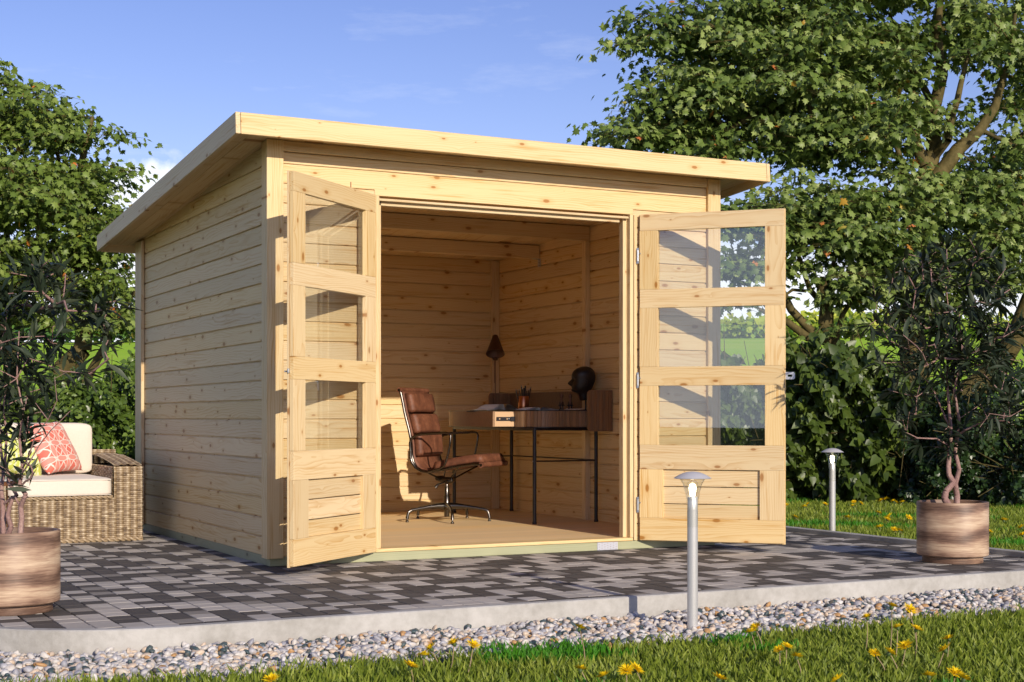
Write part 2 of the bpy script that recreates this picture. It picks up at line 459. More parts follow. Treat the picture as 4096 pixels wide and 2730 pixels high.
def fabric(name, c0, c1, pat=None):
    t = NT(name)
    co = t.new('ShaderNodeTexCoord').outputs['Object']
    wv = t.math('MULTIPLY', t.noise(t.mapping(co, (30, 30, 700)), 1.0, 2, 0.5), t.noise(t.mapping(co, (700, 700, 30)), 1.0, 2, 0.5))
    big = t.noise(co, 6, 3, 0.5)
    c = t.mix(t.math('MULTIPLY', wv, 1.6, clamp=True), c0, c1)
    if pat == 'coral':
        sp = t.new('ShaderNodeSeparateXYZ'); t.l.new(co, sp.inputs[0])
        wob = t.math('MULTIPLY', t.math('SUBTRACT', t.noise(co, 22, 2, 0.5), 0.5), 0.10)
        u = t.math('ADD', t.math('MULTIPLY', sp.outputs['X'], 9.5), wob); v = t.math('ADD', t.math('MULTIPLY', sp.outputs['Z'], 9.5), wob)
        def ring(cx, cy, sx, sy, rad, wd):
            fx = t.math('MULTIPLY', t.math('SUBTRACT', t.math('FRACT', t.math('ADD', u, cx)), 0.5), sx)
            fy = t.math('MULTIPLY', t.math('SUBTRACT', t.math('FRACT', t.math('ADD', v, cy)), 0.5), sy)
            d = t.math('SQRT', t.math('ADD', t.math('POWER', fx, 2.0), t.math('POWER', fy, 2.0)))
            return t.math('SUBTRACT', 1.0, t.math('MULTIPLY', t.math('ABSOLUTE', t.math('SUBTRACT', d, rad)), 1.0 / wd), clamp=True), d
        e1, d1 = ring(0.5, 0.0, 2.4, 1.0, 0.43, 0.07)
        e2, d2 = ring(0.0, 0.5, 1.0, 2.4, 0.43, 0.07)
        fx = t.math('ABSOLUTE', t.math('SUBTRACT', t.math('FRACT', u), 0.5)); fy = t.math('ABSOLUTE', t.math('SUBTRACT', t.math('FRACT', v), 0.5))
        dia = t.math('ADD', fx, fy)
        e3 = t.math('SUBTRACT', 1.0, t.math('MULTIPLY', t.math('ABSOLUTE', t.math('SUBTRACT', dia, 0.30)), 15.0), clamp=True)
        lines = t.math('MULTIPLY', t.math('MAXIMUM', t.math('MAXIMUM', e1, e2), e3), 2.2, clamp=True)
        inner = t.math('MULTIPLY', t.math('MINIMUM', t.math('LESS_THAN', d1, 0.36), 1.0), 0.22)
        inner2 = t.math('MULTIPLY', t.math('LESS_THAN', d2, 0.36), 0.22)
        ink = t.mix(t.noise(co, 14, 4, 0.6), (0.68, 0.10, 0.065), (0.82, 0.22, 0.16))
        c = t.mix(t.math('MAXIMUM', t.math('MULTIPLY', lines, 0.92), t.math('MAXIMUM', inner, inner2)), ink, (0.80, 0.72, 0.64))
    if pat == 'lime':
        n = t.noise(t.mapping(co, (60, 60, 26), rot=(0, 0.7, 0)), 1.0, 3, 0.6)
        n = t.math('MULTIPLY', t.math('SUBTRACT', n, 0.47), 9.0, clamp=True)
        c = t.mix(n, (0.46, 0.52, 0.07), (0.70, 0.70, 0.50))
    c = t.mix(t.math('MULTIPLY', big, 0.12), c, (0.5, 0.42, 0.36))
    t.bump(wv, 0.2, 0.002)
    t.setin(t.b, 'Sheen Weight', 0.15)
    return t.fin(c, 0.85, spec=0.2)
M['cream'] = fabric('cream_linen', (0.66, 0.58, 0.49), (0.80, 0.73, 0.64))
M['coral'] = fabric('coral_print_cotton', (0.7, 0.3, 0.2), (0.8, 0.6, 0.5), 'coral')
M['lime'] = fabric('lime_print_cotton', (0.6, 0.6, 0.1), (0.7, 0.7, 0.4), 'lime')

def rattan():
    t = NT('woven_rattan')
    a = t.new('ShaderNodeAttribute', attribute_name='rnd').outputs['Fac']
    co = t.new('ShaderNodeTexCoord').outputs['Object']
    n = t.noise(t.mapping(co, (30, 30, 120)), 1.0, 3, 0.6)
    f = t.math('ADD', t.math('MULTIPLY', a, 0.7), t.math('MULTIPLY', n, 0.35))  # attribute also carries the rib highlights and gap shade painted by weave()
    c = t.ramp(f, [(0.10, (0.085, 0.052, 0.026)), (0.42, (0.27, 0.19, 0.11)), (0.68, (0.41, 0.315, 0.20)), (0.95, (0.62, 0.53, 0.39))])
    return t.fin(c, 0.42, spec=0.5)
M['rattan'] = rattan()

def planter_wood():
    t = NT('striped_planter_wood')
    co = t.new('ShaderNodeTexCoord').outputs['Object']
    w = t.noise(t.mapping(co, (2.2, 2.2, 5.0)), 1.0, 4, 0.55)
    sp = t.new('ShaderNodeSeparateXYZ'); t.l.new(co, sp.inputs[0])
    r = t.math('ADD', t.math('MULTIPLY', sp.outputs['Z'], 24.0), t.math('MULTIPLY', w, 5.0))
    s1 = t.math('SINE', t.math('MULTIPLY', r, 1.9))
    s2 = t.noise(t.mapping(co, (4, 4, 75)), 1.0, 5, 0.7)
    s3 = t.noise(t.mapping(co, (14, 14, 260)), 1.0, 3, 0.6)
    f = t.math('ADD', t.math('MULTIPLY_ADD', s1, 0.27, 0.13), t.math('MULTIPLY', s2, 0.62))
    f = t.math('ADD', f, t.math('MULTIPLY', t.math('SUBTRACT', s3, 0.5), 0.75), clamp=True)
    c = t.ramp(f, [(0.12, (0.105, 0.058, 0.038)), (0.38, (0.24, 0.145, 0.095)), (0.60, (0.38, 0.255, 0.168)), (0.88, (0.57, 0.43, 0.29))])
    t.bump(s3, 0.2, 0.002)
    return t.fin(c, 0.5, spec=0.35)
M['planter'] = planter_wood()

def leaf(name, stops, transl=0.25, rough=0.45, spec=0.35, tcol=None):
    t = NT(name)
    a = t.new('ShaderNodeAttribute', attribute_name='rnd').outputs['Fac']
    c = t.ramp(a, stops)
    t.fin(c, rough, spec=spec)
    tr = t.new('ShaderNodeBsdfTranslucent')
    t.l.new(t.mix(0.5, c, tcol or (0.16, 0.22, 0.02)), tr.inputs[0])
    mx = t.new('ShaderNodeMixShader'); mx.inputs[0].default_value = transl
    t.l.new(t.b.outputs[0], mx.inputs[1]); t.l.new(tr.outputs[0], mx.inputs[2])
    t.l.new(mx.outputs[0], t.out.inputs[0])
    return t.mat
M['maple_l'] = leaf('maple_leaf', [(0.0, (0.070, 0.115, 0.016)), (0.5, (0.155, 0.225, 0.036)), (0.955, (0.34, 0.42, 0.11)), (0.975, (0.45, 0.33, 0.02)), (0.99, (0.62, 0.19, 0.04)), (1.0, (0.62, 0.16, 0.05))])
M['maple_r'] = leaf('maple_leaf_dark', [(0.0, (0.050, 0.092, 0.016)), (0.5, (0.155, 0.225, 0.044)), (0.965, (0.44, 0.52, 0.175)), (0.98, (0.42, 0.30, 0.02)), (0.993, (0.60, 0.22, 0.06)), (1.0, (0.55, 0.16, 0.06))])
M['hedge_a'] = leaf('hedge_leaf', [(0.0, (0.035, 0.065, 0.009)), (0.6, (0.10, 0.165, 0.026)), (1.0, (0.24, 0.33, 0.06))], rough=0.35, spec=0.5)
M['hedge_b'] = leaf('broad_hedge_leaf', [(0.0, (0.030, 0.055, 0.007)), (0.6, (0.075, 0.118, 0.016)), (1.0, (0.16, 0.21, 0.035))], rough=0.42, spec=0.5)
M['hedge_c'] = leaf('small_hedge_leaf', [(0.0, (0.014, 0.034, 0.010)), (0.6, (0.032, 0.068, 0.018)), (1.0, (0.10, 0.15, 0.05))], rough=0.34, spec=0.5)
M['oleander'] = leaf('oleander_leaf', [(0.0, (0.014, 0.025, 0.013)), (0.6, (0.034, 0.050, 0.026)), (1.0, (0.085, 0.10, 0.062))], 0.08, 0.5, 0.3)
M['grass'] = leaf('grass_blade', [(0.0, (0.085, 0.13, 0.012)), (0.42, (0.19, 0.25, 0.025)), (0.72, (0.40, 0.45, 0.08)), (0.80, (0.075, 0.26, 0.014)), (1.0, (0.05, 0.21, 0.010))], 0.3, 0.5, 0.3, (0.2, 0.3, 0.02))
M['far_leaf'] = leaf('far_tree_foliage', [(0.0, (0.03, 0.12, 0.055)), (0.35, (0.13, 0.24, 0.03)), (0.7, (0.38, 0.44, 0.05)), (1.0, (0.60, 0.56, 0.14))], 0.2, 0.7, 0.2)
M['petal'] = leaf('dandelion_petal', [(0.0, (0.80, 0.50, 0.005)), (1.0, (0.95, 0.74, 0.012))], 0.25, 0.6, 0.2, (0.8, 0.6, 0.02))
M['stem'] = plain('flower_stem', (0.30, 0.22, 0.12), 0.6)

def bark(name, a, b, c, scale=9):
    t = NT(name)
    co = t.new('ShaderNodeTexCoord').outputs['Object']
    n = t.noise(t.mapping(co, (1, 1, 0.45)), scale, 6, 0.6); n2 = t.noise(co, scale * 5, 4, 0.6)
    f = t.math('MULTIPLY_ADD', n2, 0.45, t.math('MULTIPLY', n, 0.62))
    t.bump(f, 0.5, 0.02)
    return t.fin(t.ramp(f, [(0.3, a), (0.52, b), (0.72, c)]), 0.8, spec=0.2)
M['bark'] = bark('mossy_maple_bark', (0.030, 0.025, 0.009), (0.090, 0.072, 0.024), (0.17, 0.132, 0.050), 4)
M['twig'] = bark('oleander_bark', (0.15, 0.085, 0.075), (0.29, 0.175, 0.155), (0.42, 0.285, 0.24), 22)

def concrete():
    t = NT('cast_concrete_kerb')
    co = t.new('ShaderNodeTexCoord').outputs['Object']
    a = t.noise(co, 3.0, 6, 0.62); b = t.noise(co, 26, 5, 0.65); s = t.noise(co, 240, 3, 0.6)
    f = t.math('ADD', t.math('MULTIPLY', a, 0.6), t.math('MULTIPLY', b, 0.4))
    c = t.ramp(f, [(0.36, (0.33, 0.315, 0.285)), (0.5, (0.42, 0.405, 0.375)), (0.62, (0.49, 0.475, 0.445))])
    vo = t.new('ShaderNodeTexVoronoi', feature='DISTANCE_TO_EDGE'); vo.inputs['Scale'].default_value = 2.1
    wv = t.new('ShaderNodeVectorMath', operation='ADD'); t.l.new(co, wv.inputs[0])
    nn = t.new('ShaderNodeTexNoise'); nn.inputs['Scale'].default_value = 7; t.l.new(co, nn.inputs['Vector'])
    sc = t.new('ShaderNodeVectorMath', operation='SCALE'); sc.inputs['Scale'].default_value = 0.22; t.l.new(nn.outputs['Color'], sc.inputs[0])
    t.l.new(sc.outputs[0], wv.inputs[1]); t.l.new(wv.outputs[0], vo.inputs['Vector'])
    cr = t.math('MULTIPLY', t.math('SUBTRACT', 1.0, t.math('MULTIPLY', vo.outputs['Distance'], 160.0), clamp=True), t.math('MULTIPLY', t.math('SUBTRACT', a, 0.5, clamp=True), 2.5, clamp=True))
    c = t.mix(t.math('MULTIPLY', cr, 0.35), c, (0.30, 0.285, 0.26))
    c = t.mix(t.math('MULTIPLY', s, 0.12), c, (0.3, 0.29, 0.27))
    t.bump(t.math('ADD', b, t.math('MULTIPLY', s, 0.5)), 0.25, 0.004)
    return t.fin(c, 0.85, spec=0.2)
M['concrete'] = concrete()

def paver(name, c0, c1):
    t = NT(name)
    co = t.new('ShaderNodeTexCoord').outputs['Object']
    rnd = t.new('ShaderNodeObjectInfo').outputs['Random']
    geo = t.new('ShaderNodeNewGeometry').outputs['Position']
    isl = t.new('ShaderNodeNewGeometry').outputs['Random Per Island']
    n = t.noise(t.mapping(geo, (7, 60, 60)), 1.0, 5, 0.62)
    n2 = t.noise(geo, 2.6, 4, 0.6)
    f = t.math('ADD', t.math('MULTIPLY', n, 0.55), t.math('MULTIPLY', n2, 0.45))
    c = t.mix(t.math('MULTIPLY_ADD', f, 2.2, -0.6, clamp=True), c0, c1)
    hs = t.new('ShaderNodeHueSaturation'); t.l.new(c, hs.inputs['Color'])
    t.setin(hs, 'Value', t.math('MULTIPLY_ADD', t.math('FRACT', t.math('ADD', t.math('MULTIPLY', rnd, 7.7), isl)), 0.2, 0.9))
    t.bump(t.math('ADD', n, t.noise(geo, 300, 3, 0.6)), 0.3, 0.002)
    return t.fin(hs.outputs[0], 0.75, spec=0.25)
M['stone_light'] = paver('light_grey_paving_stone', (0.36, 0.325, 0.285), (0.50, 0.46, 0.41))
M['stone_mid'] = paver('mid_grey_paving_stone', (0.20, 0.178, 0.155), (0.27, 0.245, 0.215))
M['stone_dark'] = paver('anthracite_paving_stone', (0.058, 0.050, 0.044), (0.115, 0.102, 0.092))
M['mortar'] = plain('jointing_sand', (0.09, 0.065, 0.04), 0.95, nscale=60, namt=0.4)

def pebble():
    t = NT('mixed_pebbles')
    a = t.new('ShaderNodeAttribute', attribute_name='rnd').outputs['Fac']
    co = t.new('ShaderNodeTexCoord').outputs['Object']
    c = t.ramp(a, [(0.0, (0.54, 0.51, 0.47)), (0.26, (0.40, 0.395, 0.41)), (0.38, (0.56, 0.45, 0.34)), (0.56, (0.58, 0.56, 0.54)), (0.65, (0.30, 0.30, 0.33)), (0.76, (0.42, 0.24, 0.10)), (0.80, (0.50, 0.45, 0.38)), (0.84, (0.050, 0.078, 0.085)), (1.0, (0.10, 0.135, 0.145))], 'CONSTANT')
    n = t.noise(co, 60, 4, 0.6)
    c = t.mix(t.math('MULTIPLY', t.math('SUBTRACT', n, 0.52, clamp=True), 2.2, clamp=True), c, (0.42, 0.26, 0.13))
    return t.fin(c, 0.5, spec=0.4)
M['pebble'] = pebble()

def soilground():
    t = NT('lawn_soil')
    geo = t.new('ShaderNodeNewGeometry').outputs['Position']
    sp = t.new('ShaderNodeSeparateXYZ'); t.l.new(geo, sp.inputs[0])
    near = t.noise(geo, 8, 5, 0.6)
    c_near = t.mix(near, (0.035, 0.05, 0.012), (0.09, 0.12, 0.025))
    f1 = t.noise(t.mapping(geo, (0.6, 0.6, 0.6)), 1.0, 6, 0.65); f2 = t.noise(geo, 0.045, 3, 0.5)
    c_far = t.mix(f1, (0.26, 0.46, 0.015), (0.46, 0.70, 0.045))
    c_far = t.mix(t.math('MULTIPLY', t.math('SUBTRACT', f2, 0.5, clamp=True), 3.0, clamp=True), c_far, (0.52, 0.62, 0.08))
    m = t.math('MULTIPLY', t.math('SUBTRACT', sp.outputs['Y'], 9.0), 0.12, clamp=True)
    t.bump(t.noise(geo, 3.0, 6, 0.7), 0.5, 0.08)
    return t.fin(t.mix(m, c_near, c_far), 0.9, spec=0.1)
M['ground'] = soilground()

# ================================================================== GROUND
def smooth(x, a, b):
    t = np.clip((x - a) / (b - a), 0, 1); return t * t * (3 - 2 * t)
def ground_z(x, y):
    d = (x - CAM_P[0]) * FW[0] + (y - CAM_P[1]) * FW[1]
    side = (x - CAM_P[0]) * RT[0] + (y - CAM_P[1]) * RT[1]
    rise = np.maximum(d - 17, 0) * 0.0605 * (1 - 0.055 * smooth(-side / np.maximum(d, 1), -0.1, 0.3))
    rise = rise * smooth(d, 17, 40) ** 0.35
    far = np.minimum(rise, 15.3 + 0.004 * np.maximum(d - 260, 0))
    und = 0.05 * np.sin(x * 0.13 + 1.0) * np.sin(y * 0.11) * smooth(d, 22, 60)
    base = -0.10 + 0.075 * smooth(x, 3.55, 4.0) * smooth(y, -1.95, -1.0) + 0.075 * smooth(y, 3.3, 3.8) * (1 - smooth(x, 3.55, 4.0))
    return base + far * (d > 17) + und
def ground_mesh():
    xs = np.concatenate([-np.geomspace(520, 12, 30), np.linspace(-11, 14, 70), np.geomspace(16, 620, 34)])
    ys = np.concatenate([[-60, -30], np.linspace(-14, 14, 80), np.geomspace(15, 640, 50)])
    X, Y = np.meshgrid(xs, ys)
    Z = ground_z(X, Y)
    V = np.stack([X, Y, Z], -1).reshape(-1, 3)
    nx, ny = len(xs), len(ys)
    i = np.arange(nx - 1)[None, :] + nx * np.arange(ny - 1)[:, None]
    F = np.stack([i, i + 1, i + nx + 1, i + nx], -1).reshape(-1, 4)
    return np_mesh('lawn', V, F, M['ground'], smooth=True)
lawn = link('lawn', ground_mesh())
tag(lawn, kind='structure')

# ================================================================== TERRACE
TX0, TX1, TY0, TY1, TRL, TRR = -1.77, 3.80, -1.93, 3.60, 0.80, 0.62
def outline(off):
    P = []
    def arc(cx, cy, r, a0, a1, n):
        for k in range(n + 1):
            a = R(a0 + (a1 - a0) * k / n); P.append((cx + r * math.cos(a), cy + r * math.sin(a)))
    for y in np.linspace(TY1 - off, TY0 + TRR, 24)[:-1]: P.append((TX1 - off, y))
    arc(TX1 - TRR, TY0 + TRR, TRR - off, 0, -90, 16)
    for x in np.linspace(TX1 - TRR, TX0 + TRL, 40)[1:-1]: P.append((x, TY0 + off))
    arc(TX0 + TRL, TY0 + TRL, TRL - off, 270, 180, 20)
    for y in np.linspace(TY0 + TRL, TY1 - off, 20)[1:]: P.append((TX0 + off, y))
    return P
def kerb_top(x, y):
    return 0.004 + 0.026 * float(smooth(np.float64(x), 3.2, 3.55))
terrace = MB()
terrace.prism(outline(0.03), -0.12, -0.007, 'z')
terrace = terrace.build('terrace', M['mortar'])
tag(terrace, kind='structure')
o_, i_ = outline(0.0), outline(0.05)
kb = MB(); n = len(o_)
V = []
for (a, b), (c, d) in zip(o_, i_):
    zt = kerb_top(a, b)
    ex = (c - a) * 0.09; ey = (d - b) * 0.09
    V += [(a, b, -0.30), (a, b, zt - 0.004), (a + ex, b + ey, zt), (c - ex, d - ey, zt), (c, d, zt - 0.004), (c, d, -0.1)]
F = []
for k in range(n):
    k2 = (k + 1) % n
    for j in range(5): F.append((k * 6 + j, k2 * 6 + j, k2 * 6 + j + 1, k * 6 + j + 1))
kb.add(V, [tuple(reversed(f)) for f in F], False)
kb.build('kerb', M['concrete'], terrace)

def in_round(x, y, off):
    if x < TX0 + off or x > TX1 - off or y < TY0 + off or y > TY1 - off: return False
    if x < TX0 + TRL and y < TY0 + TRL: return math.hypot(x - TX0 - TRL, y - TY0 - TRL) < TRL - off
    if x > TX1 - TRR and y < TY0 + TRR: return math.hypot(x - TX1 + TRR, y - TY0 - TRR) < TRR - off
    return True
def stone_verts(x0, x1, y0, y1, zt):
    c = 0.0025; zb = zt - 0.03
    P = [(x0, y0, zb), (x1, y0, zb), (x1, y1, zb), (x0, y1, zb), (x0, y0, zt - c), (x1, y0, zt - c), (x1, y1, zt - c), (x0, y1, zt - c),
         (x0 + c, y0 + c, zt), (x1 - c, y0 + c, zt), (x1 - c, y1 - c, zt), (x0 + c, y1 - c, zt)]
    F = [(0, 1, 5, 4), (1, 2, 6, 5), (2, 3, 7, 6), (3, 0, 4, 7), (4, 5, 9, 8), (5, 6, 10, 9), (6, 7, 11, 10), (7, 4, 8, 11), (8, 9, 10, 11)]
    return P, F
def clip_poly(poly, conv):
    out = list(poly); n = len(conv)
    for i in range(n):
        a, b = conv[i], conv[(i + 1) % n]; inp, out = out, []
        if not inp: break
        ex, ey = b[0] - a[0], b[1] - a[1]
        side = lambda p: -(ex * (p[1] - a[1]) - ey * (p[0] - a[0]))
        for j in range(len(inp)):
            p, q = inp[j - 1], inp[j]; sp, sq = side(p), side(q)
            if sq >= 0:
                if sp < 0: t = sp / (sp - sq); out.append((p[0] + (q[0] - p[0]) * t, p[1] + (q[1] - p[1]) * t))
                out.append(q)
            elif sp >= 0: t = sp / (sp - sq); out.append((p[0] + (q[0] - p[0]) * t, p[1] + (q[1] - p[1]) * t))
    return out
CLIP = outline(0.046)
stones = []
PX, PY = 0.0970, 0.1005
prng = random.Random(21)
for i in range(-9, 52):
    run = None
    x0 = -1.041 + PX * i
    for j in range(-3, 56):
        y0 = -1.71 + PY * j
        # colours come in short runs along each row
        if run is None or run[1] <= 0:
            p = prng.random()
            if run is None: kind = 2 if p < 0.5 else 0
            else: kind = (0 if run[0] == 2 else 2) if p < 0.86 else 1
            run = [kind, prng.choice([1, 1, 1, 2, 2, 3, 4])]
            if kind == 1: run[1] = 1
        k = run[0]; run[1] -= 1
        cx, cy = x0 + PX / 2, y0 + PY / 2
        ya, yb = max(y0, TY0 + 0.046), y0 + PY
        if yb - ya < 0.01: continue
        if not in_round(cx, max(cy, TY0 + 0.06), 0.03): continue
        if 0.03 < cx < 2.70 and 0.03 < cy < 2.78: continue
        d = (cx - CAM_P[0]) * FW[0] + (cy - CAM_P[1]) * FW[1]; s = (cx - CAM_P[0]) * RT[0] + (cy - CAM_P[1]) * RT[1]
        infr = abs(s / d) < 0.36 and not (cy > 0 and 0 < cx < 2.8) and not (cx < -1.2 and cy < -0.95)
        stones.append((d if infr else d + 100, x0, x0 + PX, ya, yb, k))
stones.sort()
smats = [M['stone_light'], M['stone_mid'], M['stone_dark']]
cache = {}
rest = MB()
for idx, (d, x0, x1, y0, y1, k) in enumerate(stones):
    gx, gy = 0.0030, 0.0010
    dz = prng.uniform(-0.0008, 0.0006)
    if not all(in_round(a, b, 0.046) for a in (x0, x1) for b in (y0 + 0.001, y1)):
        pc = clip_poly([(x0 + gx, y0 + gy), (x1 - gx, y0 + gy), (x1 - gx, y1 - gy), (x0 + gx, y1 - gy)], CLIP)
        if len(pc) >= 3:
            mx_, my_ = (x0 + x1) / 2, (y0 + y1) / 2
            mm = MB(); mm.prism([(a - mx_, b - my_) for a, b in pc], -0.03, 0.0, 'z'); me = mm.mesh('paving_stone'); me.materials.append(smats[k])
            if idx < 300: link('paving_stone', me, None, terrace, (mx_, my_, dz))
            else: rest.m = k; rest.prism(pc, dz - 0.03, dz, 'z')
        continue
    if idx < 300:
        key = (k, round(y1 - y0, 3))
        if key not in cache:
            P, F = stone_verts(-PX / 2 + gx, PX / 2 - gx, -(y1 - y0) / 2 + gy, (y1 - y0) / 2 - gy, 0)
            m = MB(); m.add(P, F); me = m.mesh('paving_stone'); me.materials.append(smats[k]); cache[key] = me
        link('paving_stone', cache[key], None, terrace, ((x0 + x1) / 2, (y0 + y1) / 2, dz))
    else:
        P, F = stone_verts(x0 + gx, x1 - gx, y0 + gy, y1 - gy, dz)
        rest.m = k; rest.add(P, F)
tag(rest.build('paving_stones', smats, terrace), kind='stuff')

# ================================================================== SHED
WX, WD, T = 2.73, 2.81, 0.024
def soffit(y): return 2.160 - 0.0785 * y
shed = empty('garden_shed', (0, 0, 0))
tag(shed, 'natural pine flat roof garden shed with two glazed doors standing open on the paved terrace', 'garden shed')
def plank_mesh(L, h, t=T, c=0.0024, gap=0.0078, tongue=True, name='plank'):
    a = t / 2
    P = [(-a, c), (-a, h - gap - c), (-a + c, h - gap)]
    if tongue: P += [(-0.002, h - gap), (-0.002, h + 0.002), (0.002, h + 0.002), (0.002, h - gap)]
    P += [(a - c, h - gap), (a, h - gap - c), (a, c), (a - c, 0), (-a + c, 0)]
    m = MB(); m.prism(P, 0, L, 'x')
    return m.mesh(name)
def cut(me, co, no):
    bm = bmesh.new(); bm.from_mesh(me)
    r = bmesh.ops.bisect_plane(bm, geom=list(bm.verts) + list(bm.edges) + list(bm.faces), plane_co=co, plane_no=no, clear_outer=True)
    ed = [e for e in r['geom_cut'] if isinstance(e, bmesh.types.BMEdge)]
    if ed: bmesh.ops.contextual_create(bm, geom=ed)
    bm.to_mesh(me); bm.free(); me.update()
    return len(me.vertices)
def wall(mat, x, y, L, rz, ztop, z0=0.047, slope=None, k0=0, k1=22, parent=None):
    """courses of boards from z0 up; slope(local x) gives the top line (a, b): z = a + b*x"""
    shared = None
    for k in range(k0, k1):
        zb = z0 + 0.1 * k
        if zb >= ztop - 0.012: break
        if slope is None and zb + 0.1 <= ztop + 0.004:
            if shared is None: shared = plank_mesh(L, 0.1); shared.materials.append(mat)
            me = shared
        else:
            me = plank_mesh(L, 0.1)
            if slope is not None:
                a, b = slope
                if cut(me, (0, 0, a - zb), Vector((-b, 0, 1)).normalized()) == 0: continue
            else: cut(me, (0, 0, ztop - zb), (0, 0, 1))
            me.materials.append(mat)
        link('plank', me, None, shed, (x, y, zb), (0, 0, rz))
P_ = M['pine']
# left wall: first the full courses, then the ones cut to the roof slope
wall(P_, T / 2, 0.004, WD - 0.004, R(90), 2.2, slope=(soffit(0.0) + 0.004, -0.0785))
wall(P_, WX - T / 2, 0.004, WD - 0.004, R(90), 2.2, slope=(soffit(0.0) + 0.004, -0.0785))
wall(P_, T + 0.001, WD - T / 2 - 0.001, WX - 2 * T - 0.002, 0, soffit(WD - T) + 0.003)
# front wall left and right of the doors
wall(P_, T + 0.001, T / 2, 0.545, 0, 1.95)
wall(P_, 2.161, T / 2, WX - T - 0.001 - 2.161, 0, 1.95)
# lintel board across the whole front, notched down over the opening
lm = MB(); lm.prism([(T, 1.9485), (0.5685, 1.9485), (0.5685, 1.918), (2.1615, 1.918), (2.1615, 1.9485), (WX - T, 1.9485), (WX - T, 2.0435), (T, 2.0435)], 0.0, T, 'y')
me = lm.mesh('lintel_board'); me.materials.append(P_); link('lintel_board', me, None, shed)
for zb, zt, y0 in ((2.047, 2.1035, 0.0), (2.1065, 2.159, -0.017)):
    me = plank_mesh(WX - 2 * T if y0 == 0 else WX - 0.13, zt - zb, T + (0 if y0 == 0 else 0.016), tongue=False, gap=0)
    me.materials.append(P_); link('plank', me, None, shed, (T if y0 == 0 else 0.065, T / 2 + y0 / 2 - (0.0 if y0 == 0 else 0.0), zb))
# notch marks on the lintel
nm = MB(); nm.box(0.433, 0.438, -0.0015, 0.0005, 1.945, 1.978)
nm.build('saw_slot', M['stain_wood'], shed)
# corner posts: L of two boards
def lpost(px, py, sx, sy, wf, ws, z0, z1, top=None):
    m = MB()
    th = 0.022
    x0, x1 = sorted((px, px + sx * wf)); y0, y1 = sorted((py, py + sy * th))
    m.box(x0, x1, y0, y1, z0, z1, c=0.0015)
    x0, x1 = sorted((px, px + sx * th)); ya, yb = sorted((py + sy * (th + 0.0015), py + sy * (ws)))
    m.box(x0, x1, ya, yb, z0, z1 - 0.004, c=0.0015)
    me = m.mesh('corner_post'); me.materials.append(M['pine_v'])
    return link('corner_post', me, None, shed)
# vertical grain version of the pine: boards built upright keep z as the grain
def vwood(src, name):
    m = src.copy(); m.name = name
    nt = m.node_tree; tcn = [n for n in nt.nodes if n.type == 'TEX_COORD'][0]
    links = [l for l in nt.links if l.from_node == tcn]
    tos = [l.to_socket for l in links]
    sp = nt.nodes.new('ShaderNodeSeparateXYZ'); cb = nt.nodes.new('ShaderNodeCombineXYZ')
    nt.links.new(tcn.outputs['Object'], sp.inputs[0])
    nt.links.new(sp.outputs['Z'], cb.inputs[0]); nt.links.new(sp.outputs['Y'], cb.inputs[1]); nt.links.new(sp.outputs['X'], cb.inputs[2])
    for t in tos: nt.links.new(cb.outputs[0], t)
    return m
M['pine_v'] = vwood(M['pine'], 'pine_upright')
M['walnut_v'] = vwood(M['walnut'], 'walnut_upright')
lpost(-0.025, -0.025, 1, 1, 0.088, 0.087, 0.040, 2.158)
lpost(WX + 0.025, -0.025, -1, 1, 0.088, 0.087, 0.040, 2.158)
lpost(-0.025, WD + 0.015, 1, -1, 0.07, 0.17, 0.040, soffit(2.83) - 0.004)
lpost(WX + 0.025, WD + 0.015, -1, -1, 0.07, 0.17, 0.040, soffit(2.83) - 0.004)
# foundation beams of green treated timber
for x0, x1, y0, y1, rot in ((0.0, WX, 0.0, 0.06, 0), (0.0, WX, WD - 0.06, WD, 0), (0.0, 0.06, 0.062, WD - 0.062, 1), (WX - 0.06, WX, 0.062, WD - 0.062, 1)):
    L = (x1 - x0) if not rot else (y1 - y0)
    m = MB(); m.box(0, L, -0.03, 0.03, 0, 0.0465, c=0.0015)
    me = m.mesh('foundation_beam'); me.materials.append(M['treated'])
    link('foundation_beam', me, None, shed, (x0, y0 + 0.03, 0.0) if not rot else (x0 + 0.03, y0, 0.0), (0, 0, R(90) if rot else 0))
# floor boards
fm = MB(); fm.box(0, WX - 2 * T - 0.004, 0.0004, 0.0996, -0.018, 0, c=0.0004); fme = fm.mesh('floor_board'); fme.materials.append(M['floor_pine'])
for k in range(27):
    link('floor_board', fme, None, shed, (T + 0.002, 0.066 + 0.1 * k, 0.062))
m = MB(); m.box(0, 1.585, -0.008, 0.066, 0.0475, 0.0655, c=0.002); me = m.mesh('threshold'); me.materials.append(P_)
link('threshold', me, None, shed, (0.5725, 0, 0))
# door frame: jambs with a rebate and head
for sx, xj in ((-1, 2.160), (1, 0.570)):
    m = MB()
    a, b = sorted((xj, xj + sx * 0.023)); m.box(a, b, -0.006, 0.03, 0.0665, 1.9165, c=0.001)
    a, b = sorted((xj, xj + sx * 0.047)); m.box(a, b, 0.031, 0.072, 0.0665, 1.9165, c=0.001)
    me = m.mesh('door_jamb'); me.materials.append(M['pine_v']); link('door_jamb', me, None, shed)
m = MB(); m.box(0, 1.538, 0.002, 0.03, 1.893, 1.905, c=0.001); m.box(0, 1.494, 0.031, 0.072, 1.872, 1.900, c=0.001)
me = m.mesh('door_head'); me.materials.append(P_); link('door_head', me, None, shed, (0.596, 0, 0))
